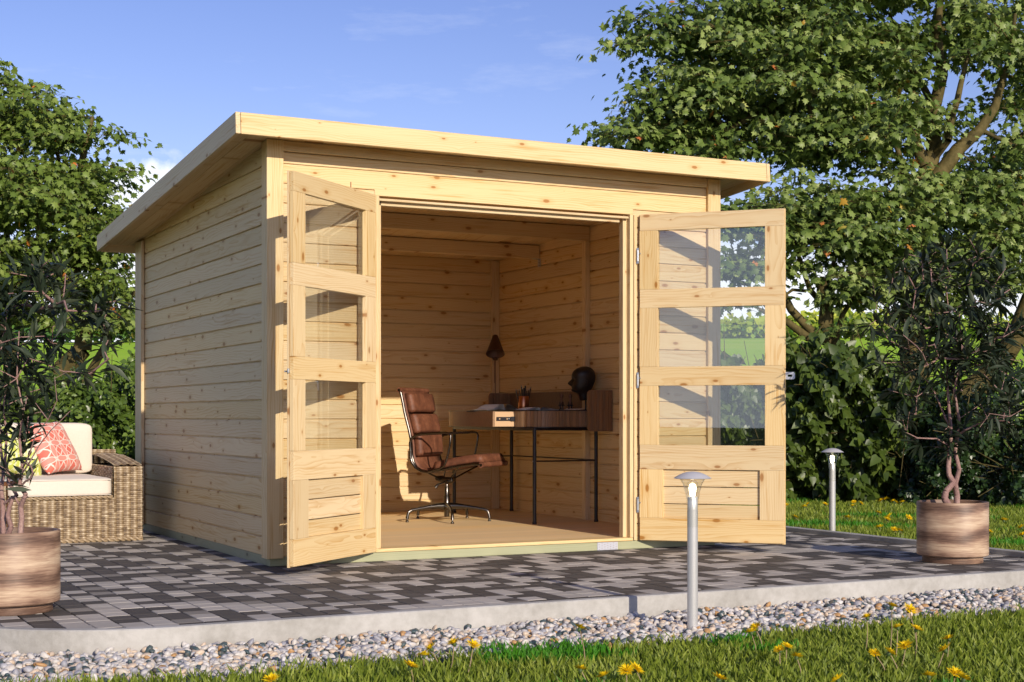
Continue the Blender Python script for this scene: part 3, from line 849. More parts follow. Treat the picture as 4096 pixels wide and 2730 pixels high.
# perforated joint plate on the front beam
m = MB(); m.box(1.922, 2.058, -0.0035, 0.0, 0.001, 0.0455, c=0.0006)
m.m = 1
for r_ in range(6):
    for q_ in range(7):
        if (r_ + q_) % 2: continue
        m.lathe([(0.0, 0), (0.0017, 0), (0.0019, -0.0004)], 6, M=Matrix.Translation((1.934 + q_ * 0.0187, -0.0042, 0.006 + r_ * 0.0067)) @ Matrix.Rotation(R(90), 4, 'X'))
m.build('joint_plate', [M['sheet'], M['stain_wood']], shed)

# roof: boards running front to back, rotated to the fall
roofM = math.atan(-0.0785)
m = MB(); m.box(0, 3.20, 0.0006, 0.0994, 0.0, 0.019, c=0.0012); rme = m.mesh('roof_board'); rme.materials.append(M['pine'])
for k in range(32):
    o = link('roof_board', rme, None, shed, (-0.222 + 0.0996 * (k + 1), -0.205, soffit(-0.205)))
    o.rotation_euler = Matrix.Rotation(roofM, 3, 'X').to_4x4().to_euler() if False else (Matrix.Rotation(roofM, 4, 'X') @ Matrix.Rotation(R(90), 4, 'Z')).to_euler()
m = MB(); m.box(-0.215, 2.945, 0, 3.19, 0.020, 0.026)
me = m.mesh('roofing_felt'); me.materials.append(M['black']); link('roofing_felt', me, None, shed, (0, -0.205, soffit(-0.205)), (roofM, 0, 0))
def fascia(L, h, loc, rot, name='fascia_board'):
    m = MB(); m.box(0, L, -0.012, 0.012, 0, h, c=0.0018)
    me = m.mesh(name); me.materials.append(M['pine'])
    o = link(name, me, None, shed, loc); o.rotation_euler = rot; return o
FX0, FX1 = -0.243, 2.973
fascia(FX1 - FX0 - 0.052, 0.107, (FX0 + 0.026, -0.207, 2.1335), (roofM, 0, 0))
slope_r = (Matrix.Rotation(roofM, 4, 'X') @ Matrix.Rotation(R(90), 4, 'Z')).to_euler()
for x in (FX0 + 0.012, FX1 - 0.012):
    fascia(3.228, 0.107, (x, -0.219, 2.1335 + 0.001), slope_r)
fascia(FX1 - FX0 - 0.052, 0.105, (FX0 + 0.026, 2.985, 1.879), (roofM, 0, 0))
# end pieces of the front fascia reach the outer corner
# interior beams, posts, bracket
def beam(y, zb, zt, th=0.05):
    m = MB(); m.box(0, WX - 2 * T - 0.006, 0, th, 0, zt - zb, c=0.002); me = m.mesh('roof_beam'); me.materials.append(P_)
    link('roof_beam', me, None, shed, (T + 0.003, y, zb))
beam(1.410, 1.947, soffit(1.46) - 0.002); beam(2.121, 1.894, soffit(2.171) - 0.002)
def ipost(x0, x1, y0, y1, z1):
    m = MB(); m.box(x0, x1, y0, y1, 0.0625, z1, c=0.0015); me = m.mesh('wall_post'); me.materials.append(M['pine_v']); link('wall_post', me, None, shed)
ipost(2.668, WX - T - 0.001, 1.412, 1.457, 1.945)
ipost(T + 0.001, 0.062, 1.412, 1.457, 1.945)
ipost(2.640, WX - T - 0.002, WD - T - 0.024, WD - T - 0.002, soffit(2.79) - 0.004)
ipost(T + 0.002, 0.090, WD - T - 0.024, WD - T - 0.002, soffit(2.79) - 0.004)
m = MB(); m.box(2.7025, 2.7045, 2.106, 2.149, 1.835, 1.893); m.box(2.655, 2.7025, 2.125, 2.165, 1.8915, 1.8935)
m.m = 1
for z in (1.845, 1.865, 1.885): m.box(2.7017, 2.7026, 2.124, 2.130, z - 0.004, z + 0.004)
m.build('beam_bracket', [M['sheet'], M['hole']], shed)

# ---------------------------------------------------------------- doors
def door(hinge, e, s, W, left):
    """local x runs from the hinge to the free edge, visible face at y=0, thickness towards s*y"""
    Yv = Vector((-e[1], e[0], 0)); rz = math.atan2(e[1], e[0])
    H0, H1 = 0.046, 1.918
    th = 0.034
    d = MB()
    yo = lambda a, b: tuple(sorted((s * a, s * b)))
    # outer lip: a thin perimeter strip on the far face, slightly larger than the framed leaf
    for x0, x1, z0, z1 in ((W - 0.085, W, H0, H1), (0.0, 0.07, H0, H1), (0.07, W - 0.085, H0, H0 + 0.10), (0.07, W - 0.085, H1 - 0.075, H1)):
        y0, y1 = yo(0.0255, th); d.box(x0, x1, y0, y1, z0, z1)
    me = d.mesh('door'); me.materials.append(M['pine_v'])
    D = link('door', me, None, shed, (hinge[0], hinge[1], 0), (0, 0, rz))
    e0, e1 = 0.003, W - 0.003          # edges of the framed leaf
    zb, zt = H0 + 0.006, H1 - 0.002
    def member(nm, x0, x1, z0, z1, mat, ya=0.0, yb=0.0225, c=0.0012):
        y0, y1 = yo(ya, yb)
        m = MB()
        if mat is M['pine']:
            m.box(0, x1 - x0, y0, y1, 0, z1 - z0, c=c)
        else:
            m.box(0, x1 - x0, y0, y1, 0, z1 - z0, c=c)
        me = m.mesh(nm); me.materials.append(mat)
        return link(nm, me, None, D, (x0, 0, z0))
    g = 0.0005
    sw, pw = 0.108, 0.137
    zs = [0.0, 0.134, 0.412, 0.550, 0.889, 0.997, 1.334, 1.439, 1.776, 1.872 - 0.0]
    zz = [zb] + [H0 + v for v in zs[1:-1]] + [zt]
    # rails (horizontal grain)
    member('rail', e0 + 0.002, e1 - 0.002, zz[0], zz[1], P_)
    member('rail', e0 + 0.002, e1 - 0.002, zz[2], zz[3], P_)
    member('rail', e0 + 0.002, e1 - 0.002, zz[4], zz[5], P_)
    member('rail', e0 + 0.002, e1 - 0.002, zz[6], zz[7], P_)
    member('rail', e0 + 0.002, e1 - 0.002, zz[8], zz[9], P_)
    for a, b, w in ((1, 2, pw), (3, 4, sw), (5, 6, sw), (7, 8, sw)):
        member('stile', e0, e0 + w, zz[a] + g, zz[b] - g, M['pine_v'])
        member('stile', e1 - w, e1, zz[a] + g, zz[b] - g, M['pine_v'])
    # far face frame behind the glass openings
    for a, b in ((3, 4), (5, 6), (7, 8)):
        for x0, x1 in ((e0 + 0.07, e0 + sw - 0.010), (e1 - sw + 0.010, e1 - 0.07)):
            member('glazing_bead', x0, x1, zz[a] - 0.01, zz[b] + 0.01, M['pine_v'], 0.0255, 0.0335)
        y0, y1 = yo(0.0228, 0.0248)
        m = MB(); m.box(e0 + sw - 0.012, e1 - sw + 0.012, y0, y1, zz[a] - 0.008, zz[b] + 0.008)
        m.build('glass_pane', M['glass'], D)
    # far side rails seen through the glass reveal
    for a, b in ((2, 3), (4, 5), (6, 7)):
        member('back_rail', e0 + 0.071, e1 - 0.071, zz[a] + 0.011, zz[b] - 0.011, P_, 0.0262, 0.0335)
    # lower panel: three boards with open joints, set back
    z = zz[1] + 0.0005
    hs = [0.083, 0.098, 0.098]
    for i, h in enumerate(hs):
        member('panel_board', e0 + pw - 0.01, e1 - pw + 0.01, z, min(z + h - 0.0045, zz[2] - 0.001), P_, 0.0155, 0.0222, 0.002)
        z += h
    # hinges on the jamb side
    for zc in (1.68, 0.967, 0.254):
        m = MB()
        y0 = -s * 0.004 if not left else s * 0.040
        m.tube([(-0.006, y0, zc - 0.032), (-0.006, y0, zc + 0.032)], 0.0075, 10)
        m.box(-0.0135, 0.0, *sorted((y0 - 0.001, y0 + 0.002)), zc - 0.045, zc + 0.045, c=0.0008)
        m.tube([(-0.006, y0 - s * 0.001, zc + 0.038), (-0.006, y0 - s * 0.005, zc + 0.038)], 0.004, 8)
        m.tube([(-0.006, y0 - s * 0.001, zc - 0.038), (-0.006, y0 - s * 0.005, zc - 0.038)], 0.004, 8)
        m.tube([(0.0, y0, zc + 0.012), (0.012, y0, zc + 0.012)], 0.003, 8)
        m.build('hinge', M['steel'], D)
    if not left:
        m = MB(); z0, z1 = 0.966, 1.007; yy = sorted((s * 0.028, s * 0.031))
        def b2(x0, x1, a, b): m.box(x0, x1, yy[0], yy[1], a, b)
        b2(W - 0.01, W + 0.012, z0, z1); b2(W + 0.012, W + 0.036, z0, z0 + 0.014); b2(W + 0.012, W + 0.036, z1 - 0.014, z1)
        m.prism([(W + 0.036, z0), (W + 0.045, z0), (W + 0.052, z0 + 0.007), (W + 0.052, z1 - 0.007), (W + 0.045, z1), (W + 0.036, z1)], yy[0], yy[1], 'y')
        m.build('latch_plate', M['sheet'], D)
    else:
        m = MB(); yy = sorted((s * 0.020, s * 0.027)); m.box(W - 0.008, W + 0.012, yy[0], yy[1], 0.965, 0.985, c=0.001)
        m.tube([(W - 0.06, s * 0.042, 0.972), (W + 0.006, s * 0.042, 0.972)], 0.004, 8)
        m.build('latch_bolt', M['steel'], D)
    return D
door((2.186, -0.024), (0.700, -0.714), 1, 0.830, False)
dl = door((0.566, -0.030), (-0.768, -0.640), -1, 0.826, True)
# cover strip beside the right hinge line
m = MB(); m.box(2.162, 2.176, -0.012, -0.0005, 0.05, 1.915, c=0.001); m.box(2.1775, 2.1835, -0.006, -0.0005, 0.05, 1.915)
me = m.mesh('cover_strip'); me.materials.append(M['pine_v']); link('cover_strip', me, None, shed)

# ================================================================== DESK
DZ = 0.062
desk = empty('desk', (2.38, 1.84, DZ))
tag(desk, 'dark walnut writing desk with slatted rounded corners on black steel legs by the right wall', 'desk')
def dk(name, mb, mat):      # geometry is written in shed coordinates, stored relative to the desk
    o = mb.build(name, mat, desk) if isinstance(mb, MB) else mb
    o.location = (-2.38, -1.84, -DZ)
    return o
ZB, ZT = 0.690, 0.797
X0, X1, Y0, Y1, RC = 2.108, 2.690, 1.145, 2.545, 0.20
def body_path(off=0.0, r=RC):
    P = []
    P.append((X1, Y0 + off))
    P.append((X0 + r, Y0 + off))
    for k in range(1, 13):
        a = R(270 - 90 * k / 12); P.append((X0 + r + (r - off) * math.cos(a), Y0 + r + (r - off) * math.sin(a)))
    P.append((X0 + off, Y1 - r))
    for k in range(1, 13):
        a = R(180 - 90 * k / 12); P.append((X0 + r + (r - off) * math.cos(a), Y1 - r + (r - off) * math.sin(a)))
    P.append((X1, Y1 - off))
    return P
m = MB(); pl = body_path(-0.004); m.prism(pl[::-1], ZT, ZT + 0.004, 'z'); dk('desk_top', m, M['black'])
m = MB(); m.prism(pl[::-1], ZB - 0.004, ZB, 'z'); dk('bottom_plate', m, M['black'])
# carcass set behind the slats, open on the drawer side
m = MB(); m.prism(body_path(0.016)[::-1], ZB + 0.001, ZT - 0.001, 'z'); dk('carcass', m, M['hole'])
def slats(path, z0, z1, width, th, name, inward=1, mat=None, parent_fn=dk, gap=0.0012, skip=None):
    """vertical tambour slats along a polyline"""
    pts = [np.array(p) for p in path]; seg = [np.linalg.norm(pts[i + 1] - pts[i]) for i in range(len(pts) - 1)]
    tot = sum(seg); n = int(tot / width)
    def at_s(s_):
        for i, L in enumerate(seg):
            if s_ <= L or i == len(seg) - 1:
                return pts[i] + (pts[i + 1] - pts[i]) * min(1, s_ / L)
            s_ -= L
    me0 = None
    for k in range(n):
        a, b = at_s(k * tot / n), at_s((k + 1) * tot / n)
        c_ = (a + b) / 2
        if skip and skip(c_): continue
        ang = math.atan2(b[1] - a[1], b[0] - a[0]); w = np.linalg.norm(b - a)
        if me0 is None:
            mm = MB(); ww = tot / n / 2 - gap / 2; mm.box(-ww, ww, *sorted((0, inward * th)), z0, z1, c=0.0012); me0 = mm.mesh(name); me0.materials.append(mat or M['walnut_v'])
        o = link(name, me0, None, desk, (c_[0] - 2.38, c_[1] - 1.84, -DZ), (0, 0, ang))
DY0, DY1, DX = 1.372, 1.985, 1.950       # drawer
slats(body_path(0.0), ZB + 0.001, ZT - 0.001, 0.0245, 0.012, 'slat', -1, skip=lambda c: DY0 - 0.02 < c[1] < DY1 + 0.25 and c[0] < X0 + 0.02)
m = MB(); m.box(X0, X0 + 0.012, DY1 + 0.012, DY1 + 0.24, ZB + 0.001, ZT - 0.001, c=0.001); dk('side_panel', m, M['walnut'])
m = MB()
m.box(DX, DX + 0.016, DY0, DY1, ZB + 0.002, ZT - 0.003, c=0.0012)
dk('drawer_front', m, M['walnut_y'] if 'walnut_y' in M else M['walnut'])
m = MB(); m.box(DX + 0.0165, X0 + 0.02, DY0 + 0.006, DY0 + 0.018, ZB + 0.004, ZT - 0.006); m.box(DX + 0.0165, X0 + 0.02, DY1 - 0.018, DY1 - 0.006, ZB + 0.004, ZT - 0.006)
m.box(DX + 0.0165, X0 + 0.02, DY0 + 0.018, DY1 - 0.018, ZB + 0.010, ZB + 0.016)
dk('drawer_box', m, M['birch'])
m = MB(); zc = (ZB + ZT) / 2; m.box(DX + 0.028, X0 + 0.004, DY0 + 0.0005, DY0 + 0.0055, zc - 0.0125, zc + 0.0125, c=0.0006)
m.box(X0 - 0.028, X0 + 0.006, DY0 - 0.004, DY0 + 0.0003, zc - 0.015, zc + 0.015, c=0.0006)
m.m = 1
for x in (DX + 0.05, DX + 0.105): m.box(x - 0.005, x + 0.005, DY0 - 0.0006, DY0 + 0.0007, zc - 0.003, zc + 0.003)
m.m = 2
m.lathe([(0.0, 0.0012), (0.003, 0.0)], 8, M=Matrix.Translation((DX + 0.12, DY0, zc)) @ Matrix.Rotation(R(90), 4, 'X'))
dk('drawer_runner', m, [M['black'], M['birch'], M['steel']])
m = MB(); m.box(DX - 0.010, DX + 0.014, 1.62, 1.74, ZT - 0.002, ZT + 0.001, c=0.0006); m.box(DX - 0.012, DX - 0.009, 1.62, 1.74, ZT - 0.008, ZT + 0.001)
dk('drawer_handle', m, M['black'])
# raised screen wrapping round the back with rounded free edges
def screen_piece(xa, xb, y, za, zb, rc, inner=False):
    P = []
    P.append((xb, za)); P.append((xb, zb))
    for k in range(7): a = R(90 + 90 * k / 6); P.append((xa + rc + rc * math.cos(a), zb - rc + rc * math.sin(a)))
    for k in range(7): a = R(180 + 90 * k / 6); P.append((xa + rc + rc * math.cos(a), za + rc + rc * math.sin(a)))
    return P
for nm, y, th in (('screen_end', 1.112, 0.012), ('screen_end', 2.556, 0.012)):
    n = 8; xa, xb = 2.512, 2.690
    zlo, zhi = 0.662, 0.932
    core = screen_piece(xa, xb, y, zlo, zhi, 0.030)
    mm = MB(); mm.prism(core, y + 0.0045, y + th, 'y'); dk(nm, mm, M['walnut_v'])
    w = (xb - xa) / n
    for k in range(n):
        a, b = xa + k * w + 0.0007, xa + (k + 1) * w - 0.0007
        if k == 0: P = screen_piece(a, b, y, zlo, zhi, 0.0215)
        else: P = [(b, zlo), (b, zhi), (a, zhi), (a, zlo)]
        mm = MB(); mm.prism(P, y, y + 0.004, 'y'); 
        if y < 2: dk('slat', mm, M['walnut_v'])
        mm2 = MB(); mm2.prism(P, y + th + 0.0003, y + th + 0.004, 'y')
        mm3 = MB(); mm3.prism(P, y - 0.0005, y + 0.004, 'y')
        if y > 2: dk('slat', mm3, M['walnut_v'])
m = MB(); m.box(2.690, 2.700, 1.112, 2.568, 0.662, 0.932, c=0.001); dk('back_screen', m, M['walnut_back'] if 'walnut_back' in M else M['walnut'])
for (x, y) in ((2.172, 1.212), (2.640, 1.222), (2.187, 2.465), (2.655, 2.468)):
    m = MB(); m.tube([(x, y, DZ + 0.012), (x, y, ZB - 0.004)], 0.0125, 16); m.lathe([(0.0, DZ), (0.0145, DZ), (0.0150, DZ + 0.013), (0.0125, DZ + 0.015)], 16, c=(x, y, 0)); dk('leg', m, M['black'])
m = MB()
m.box(2.176, 2.188, 1.22, 2.46, ZB - 0.022, ZB - 0.005); m.box(2.640, 2.652, 1.22, 2.46, ZB - 0.022, ZB - 0.005); m.box(2.18, 2.65, 1.208, 1.220, ZB - 0.022, ZB - 0.005); m.box(2.19, 2.65, 2.459, 2.471, ZB - 0.022, ZB - 0.005)
dk('under_frame', m, M['black'])
m = MB()
m.tube([(2.172, 1.212, 0.469), (2.640, 1.222, 0.469)], 0.0048, 8); m.tube([(2.187, 2.465, 0.469), (2.655, 2.468, 0.469)], 0.0048, 8); m.tube([(2.640, 1.222, 0.471), (2.655, 2.468, 0.471)], 0.0048, 8)
dk('stretcher', m, M['black'])
m = MB(); m.lathe([(0.0, 0.016), (0.003, 0.0155), (0.004, 0.0125)], 8, M=Matrix.Translation((2.172, 1.212, 0.469)) @ Matrix.Rotation(R(-90), 4, 'Y')); dk('cap_screw', m, M['steel'])

# ---------------------------------------------------------------- things on the desk
TOP = ZT + 0.004
def book(loc, rz, w, h, thick, label, name='open_book', curl=1.0):
    b = empty(name, loc, rz); tag(b, label, 'book')
    m = MB(); m.box(-w, w, -h / 2 - 0.003, h / 2 + 0.003, 0, 0.0018); m.build('book_cover', M['cover'], b)
    for sx in (-1, 1):
        layers = 5
        for li in range(layers):
            f = (li + 1) / layers
            m = MB(); N = 14; V = []
            for yy in (-h / 2, h / 2):
                for k in range(N + 1):
                    u = k / N
                    x = sx * (0.001 + (w - 0.004 - 0.010 * f) * u)
                    z = 0.0022 + thick * f * (math.sin(math.pi * min(1, u * 1.25) ** 0.55) ** 0.8 * 0.95 * curl + 0.35 * (1 - u)) * (0.25 + 0.75 * (1 - u) ** 0.5) + 0.0006 * li
                    V.append((x, yy, z))
            top = [(k, k + 1, N + 2 + k, N + 1 + k) for k in range(N)]
            m.add(V, top if sx > 0 else [tuple(reversed(q)) for q in top], True)
            V2 = [(a, b_, c_ - 0.0012 * (1 - 0.5 * f)) for a, b_, c_ in V]
            base = len(m.v); m.add(V2, [tuple(reversed(q)) for q in top] if sx > 0 else top, True)
            for off in (0, N + 1):
                fs = []
                for k in range(N): fs.append((off + k, off + k + 1, base + off + k + 1, base + off + k))
                m.f += fs; m.sm += [False] * len(fs); m.mi += [0] * len(fs)
            m.build('page_block', M['paper'], b)
    return b
book((2.262, 1.93, TOP), R(4), 0.150, 0.215, 0.034, 'thick open book with fanned white pages nearest the lamp pole')
book((2.375, 1.58, TOP), R(-8), 0.150, 0.20, 0.018, 'thin open book lying flat between the pencil pot and the sculpted head', curl=0.7)
m = MB(); m.box(-0.10, 0.10, -0.075, 0.075, 0, 0.001); 
V = []
for i in range(9):
    for j in (0, 1): V.append((-0.10 + 0.025 * i, -0.075 + 0.15 * j, 0.0013 + 0.010 * max(0, (i - 5) / 3) ** 2))
m.add(V, [(2 * i, 2 * i + 2, 2 * i + 3, 2 * i + 1) for i in range(8)], True)
lp = m.build('loose_paper', M['paper'], None, (2.47, 1.33, TOP), (0, 0, R(20)))
tag(lp, 'loose white sheet curling up beside the wooden handled stamps', 'paper')

cup = empty('pencil_pot', (2.455, 1.90, TOP)); tag(cup, 'round copper pencil pot behind the open books', 'pencil pot')
m = MB(); m.lathe([(0.0, 0.001), (0.0375, 0.001), (0.038, 0.003), (0.038, 0.098), (0.0365, 0.1), (0.035, 0.098), (0.035, 0.005), (0.0, 0.005)], 32); m.build('pot', M['copper'], cup, sharp=40)
pd = [(-0.030, -0.01, 0.152, -0.22), (-0.018, 0.005, 0.150, -0.12), (-0.006, -0.012, 0.158, -0.03), (-0.008, 0.012, 0.175, -0.05), (0.004, 0.0, 0.168, 0.0), (0.010, -0.008, 0.182, 0.03), (0.017, 0.010, 0.148, 0.08), (0.024, -0.006, 0.152, 0.14), (0.029, 0.004, 0.165, 0.19)]
ordn = ['first', 'second', 'third', 'fourth', 'fifth', 'sixth', 'seventh', 'eighth', 'ninth', 'tenth', 'eleventh', 'twelfth', 'thirteenth', 'fourteenth', 'fifteenth', 'sixteenth', 'seventeenth', 'eighteenth', 'nineteenth', 'twentieth', 'twenty-first', 'twenty-second', 'twenty-third', 'twenty-fourth', 'twenty-fifth', 'twenty-sixth', 'twenty-seventh', 'twenty-eighth', 'twenty-ninth', 'thirtieth', 'thirty-first', 'thirty-second', 'thirty-third', 'thirty-fourth', 'thirty-fifth', 'thirty-sixth']
for k, (dx, dy, h, tilt) in enumerate(pd):
    p = empty('pencil', (2.455 + dx * 0.75 * RT[0] + dy * FW[0], 1.90 + dx * 0.75 * RT[1] + dy * FW[1], TOP + 0.006))
    tip = k not in (4, 5)
    lab = ('%s pencil from the left in the copper pot, black with a pale tip' if tip else '%s pencil from the left in the copper pot, tall blunt black stick') % ordn[k]
    tag(p, lab, 'pencil', 'pencils in the copper pot')
    rr = 0.0038 if tip else 0.0055
    a = Vector((0, 0, 0)); L = h; dr = Vector((RT[0] * math.sin(tilt), RT[1] * math.sin(tilt), math.cos(tilt)))
    m = MB(); m.tube([a, dr * (L - 0.016)], rr, 6, smooth=False); m.build('shaft', M['pencil'], p)
    if tip:
        m = MB(); m.tube([dr * (L - 0.016), dr * L], [rr, 0.0006], 6); m.build('tip', M['graphite'], p)

for k, (x, y) in enumerate(((2.497, 1.435), (2.548, 1.405))):
    s_ = empty('hand_stamp', (x, y, TOP))
    tag(s_, ('left' if k == 0 else 'right') + ' hand stamp of the pair, turned bronze handle in a black clamp foot', 'stamp', 'hand stamps in front of the sculpted head')
    m = MB(); m.lathe([(0.0, 0.112), (0.010, 0.109), (0.0135, 0.101), (0.0125, 0.091), (0.008, 0.080), (0.0068, 0.068), (0.0085, 0.060), (0.0095, 0.057), (0.0095, 0.036), (0.0, 0.036)], 20); m.build('handle', M['bronze_in'], s_)
    m = MB()
    m.box(-0.022, 0.022, -0.006, 0.006, 0.030, 0.037, c=0.001)
    m.lathe([(0.0, 0.030), (0.014, 0.030), (0.015, 0.036), (0.0, 0.037)], 16)
    for sx in (-1, 1): m.tube([(sx * 0.010, 0, 0.030), (sx * 0.009, 0, 0.012), (sx * 0.014, 0, 0.0)], [0.0045, 0.0045, 0.008], 8); m.box(sx * 0.013 - 0.0015, sx * 0.013 + 0.0015, -0.003, 0.003, 0.037, 0.058)
    m.build('clamp_foot', M['black'], s_)

# sculpted head on a stand, facing left in profile
def head_mesh():
    # profile rows: z, front x, back x (metres, face looks to -x), half width
    rows = [(-0.056, -0.018, 0.040, 0.026), (-0.046, -0.022, 0.040, 0.030), (-0.032, -0.024, 0.040, 0.032), (-0.018, -0.028, 0.041, 0.034), (-0.009, -0.042, 0.042, 0.037), (-0.003, -0.062, 0.044, 0.040),
            (0.003, -0.066, 0.046, 0.043), (0.010, -0.067, 0.049, 0.047), (0.016, -0.063, 0.052, 0.050), (0.021, -0.067, 0.055, 0.052), (0.026, -0.066, 0.058, 0.053), (0.030, -0.069, 0.060, 0.054), (0.035, -0.066, 0.063, 0.055),
            (0.040, -0.066, 0.065, 0.056), (0.047, -0.067, 0.068, 0.057), (0.056, -0.067, 0.071, 0.058), (0.064, -0.066, 0.073, 0.0585), (0.071, -0.065, 0.074, 0.059), (0.078, -0.067, 0.075, 0.060), (0.088, -0.068, 0.075, 0.061), (0.100, -0.067, 0.074, 0.061),
            (0.112, -0.062, 0.071, 0.059), (0.124, -0.053, 0.065, 0.053), (0.134, -0.040, 0.055, 0.044), (0.142, -0.022, 0.040, 0.030), (0.147, -0.004, 0.022, 0.014)]
    N = 56; V = []; F = []
    for (z, xf, xb, w) in rows:
        cx = (xf + xb) / 2; rx = (xb - xf) / 2
        for k in range(N):
            a = 2 * math.pi * k / N
            ca, sa = math.cos(a), math.sin(a)
            e = 0.86
            x = cx + rx * math.copysign(abs(ca) ** e, ca); y = w * math.copysign(abs(sa) ** e, sa)
            if ca < -0.2:
                nose = max(0, 1 - abs(z - 0.045) / 0.022) if z < 0.045 and z > 0.034 else (max(0, 1 - (z - 0.045) / 0.030) if z >= 0.045 else 0)
                x -= 0.034 * nose * math.exp(-(y / (0.006 + 0.006 * nose)) ** 2)
                x += 0.011 * math.exp(-((abs(y) - 0.025) / 0.011) ** 2) * math.exp(-((z - 0.066) / 0.010) ** 2)
                x -= 0.004 * math.exp(-((abs(y) - 0.022) / 0.016) ** 2) * math.exp(-((z - 0.082) / 0.007) ** 2)
                x -= 0.005 * math.exp(-(y / 0.014) ** 2) * (math.exp(-((z - 0.022) / 0.003) ** 2) + math.exp(-((z - 0.030) / 0.003) ** 2))
                x -= 0.006 * math.exp(-(y / 0.018) ** 2) * math.exp(-((z - 0.004) / 0.008) ** 2)
            V.append((x, y, z))
    n = len(rows)
    for i in range(n - 1):
        for k in range(N): F.append((i * N + k, i * N + (k + 1) % N, (i + 1) * N + (k + 1) % N, (i + 1) * N + k))
    m = MB(); m.add(V, F, True); m.add(V, [tuple(range(N - 1, -1, -1)), tuple((n - 1) * N + k for k in range(N))], True)
    for sy in (-1, 1):
        pts = []
        for k in range(12):
            a = R(60 + 250 * k / 11); pts.append((0.012 - 0.0105 * math.cos(a) * 0.9, sy * (0.0585 + 0.003 * math.sin(a)), 0.052 + 0.0185 * math.sin(a) - 0.003))
        m.tube(pts, [0.0034] * 12, 8)
        m.tube([(0.010, sy * 0.056, 0.062), (0.012, sy * 0.060, 0.054), (0.008, sy * 0.057, 0.040)], [0.003, 0.004, 0.003], 8)
    return m
hx, hy = 2.600, 1.325
head = empty('head_sculpture', (hx, hy, TOP), -YAW * 0.85); tag(head, 'dark clay head in profile mounted on a thin black stand at the desk end', 'sculpture')
o = head_mesh().build('head', M['clay'], head, (0, 0, 0.128)); o.scale = (1.12, 1.12, 1.12); 
sub = o.modifiers.new('smooth', 'SUBSURF'); sub.levels = 1; sub.render_levels = 1
m = MB(); m.box(-0.050, 0.050, -0.045, 0.045, 0, 0.005, c=0.001); m.tube([(0.018, 0, 0.005), (0.018, 0, 0.085)], 0.0048, 10); m.build('stand', M['black'], head)

# desk lamp: thin pole with a tilted cone shade
lamp = empty('desk_lamp', (2.436, 2.30, TOP)); tag(lamp, 'slender bronze desk lamp with a cone shade behind the books', 'desk lamp')
m = MB(); m.lathe([(0.0, 0.014), (0.07, 0.012), (0.075, 0.008), (0.075, 0.0), (0.0, 0.0)], 32); m.build('base', M['bronze'], lamp, sharp=40)
m = MB(); m.tube([(0, 0, 0.01), (0, 0, 0.385)], 0.0032, 10); m.tube([(-0.006, 0, 0.20), (-0.006, 0, 0.39)], 0.0022, 8); m.build('pole', M['bronze_in'], lamp)
m = MB(); m.rbox(-0.016, 0.016, -0.012, 0.012, 0.362, 0.388, 0.005); m.tube([(-0.028, 0, 0.380), (0.02, 0, 0.380)], 0.005, 10); m.build('joint', M['bronze'], lamp)
tilt = Matrix.Translation((0.0, 0.0, 0.418)) @ Matrix.Rotation(-YAW, 4, 'Z') @ Matrix.Rotation(R(27), 4, 'X').inverted()
m = MB(); prof = [(0.068, -0.010), (0.024, 0.125), (0.021, 0.137), (0.014, 0.144), (0.0, 0.147)]
m.lathe(prof, 40, M=tilt); m.m = 1; m.lathe([(0.0, 0.130), (0.021, 0.122), (0.0665, -0.010), (0.068, -0.010)][::1], 40, M=tilt)
m.build('lamp_shade', [M['bronze'], M['bronze_in']], lamp, sharp=50)

# ================================================================== OFFICE CHAIR
CC = Vector((1.803, 1.765, DZ)); fdir = math.atan2(-0.733, 0.68)
chair = empty('office_chair', CC, fdir)
chair.scale = (0.97, 0.97, 1.0)
tag(chair, 'high back office chair with brown leather pads and gunmetal swivel base facing the desk', 'office chair')
# local: x forward, y = left of the sitter; far side is +y (0.68*-... see CC)
def ch(name, mb, mat, sharp=None): return mb.build(name, mat, chair, sharp=sharp)
prof = [(-0.245, 0.868), (-0.236, 0.835), (-0.226, 0.790), (-0.214, 0.730), (-0.196, 0.665), (-0.180, 0.610), (-0.168, 0.555), (-0.163, 0.500), (-0.160, 0.450), (-0.150, 0.402), (-0.126, 0.362), (-0.090, 0.342), (-0.045, 0.335), (0.0, 0.339), (0.06, 0.350), (0.13, 0.365), (0.21, 0.379), (0.29, 0.389), (0.335, 0.388)]
HW = 0.235
def prof_at(i): return prof[i]
for sy in (-1, 1):
    m = MB(); m.tube([(x, sy * HW, z) for x, z in prof], 0.0085, 8, flat=1.3); ch('side_rail', m, M['gunmetal'])
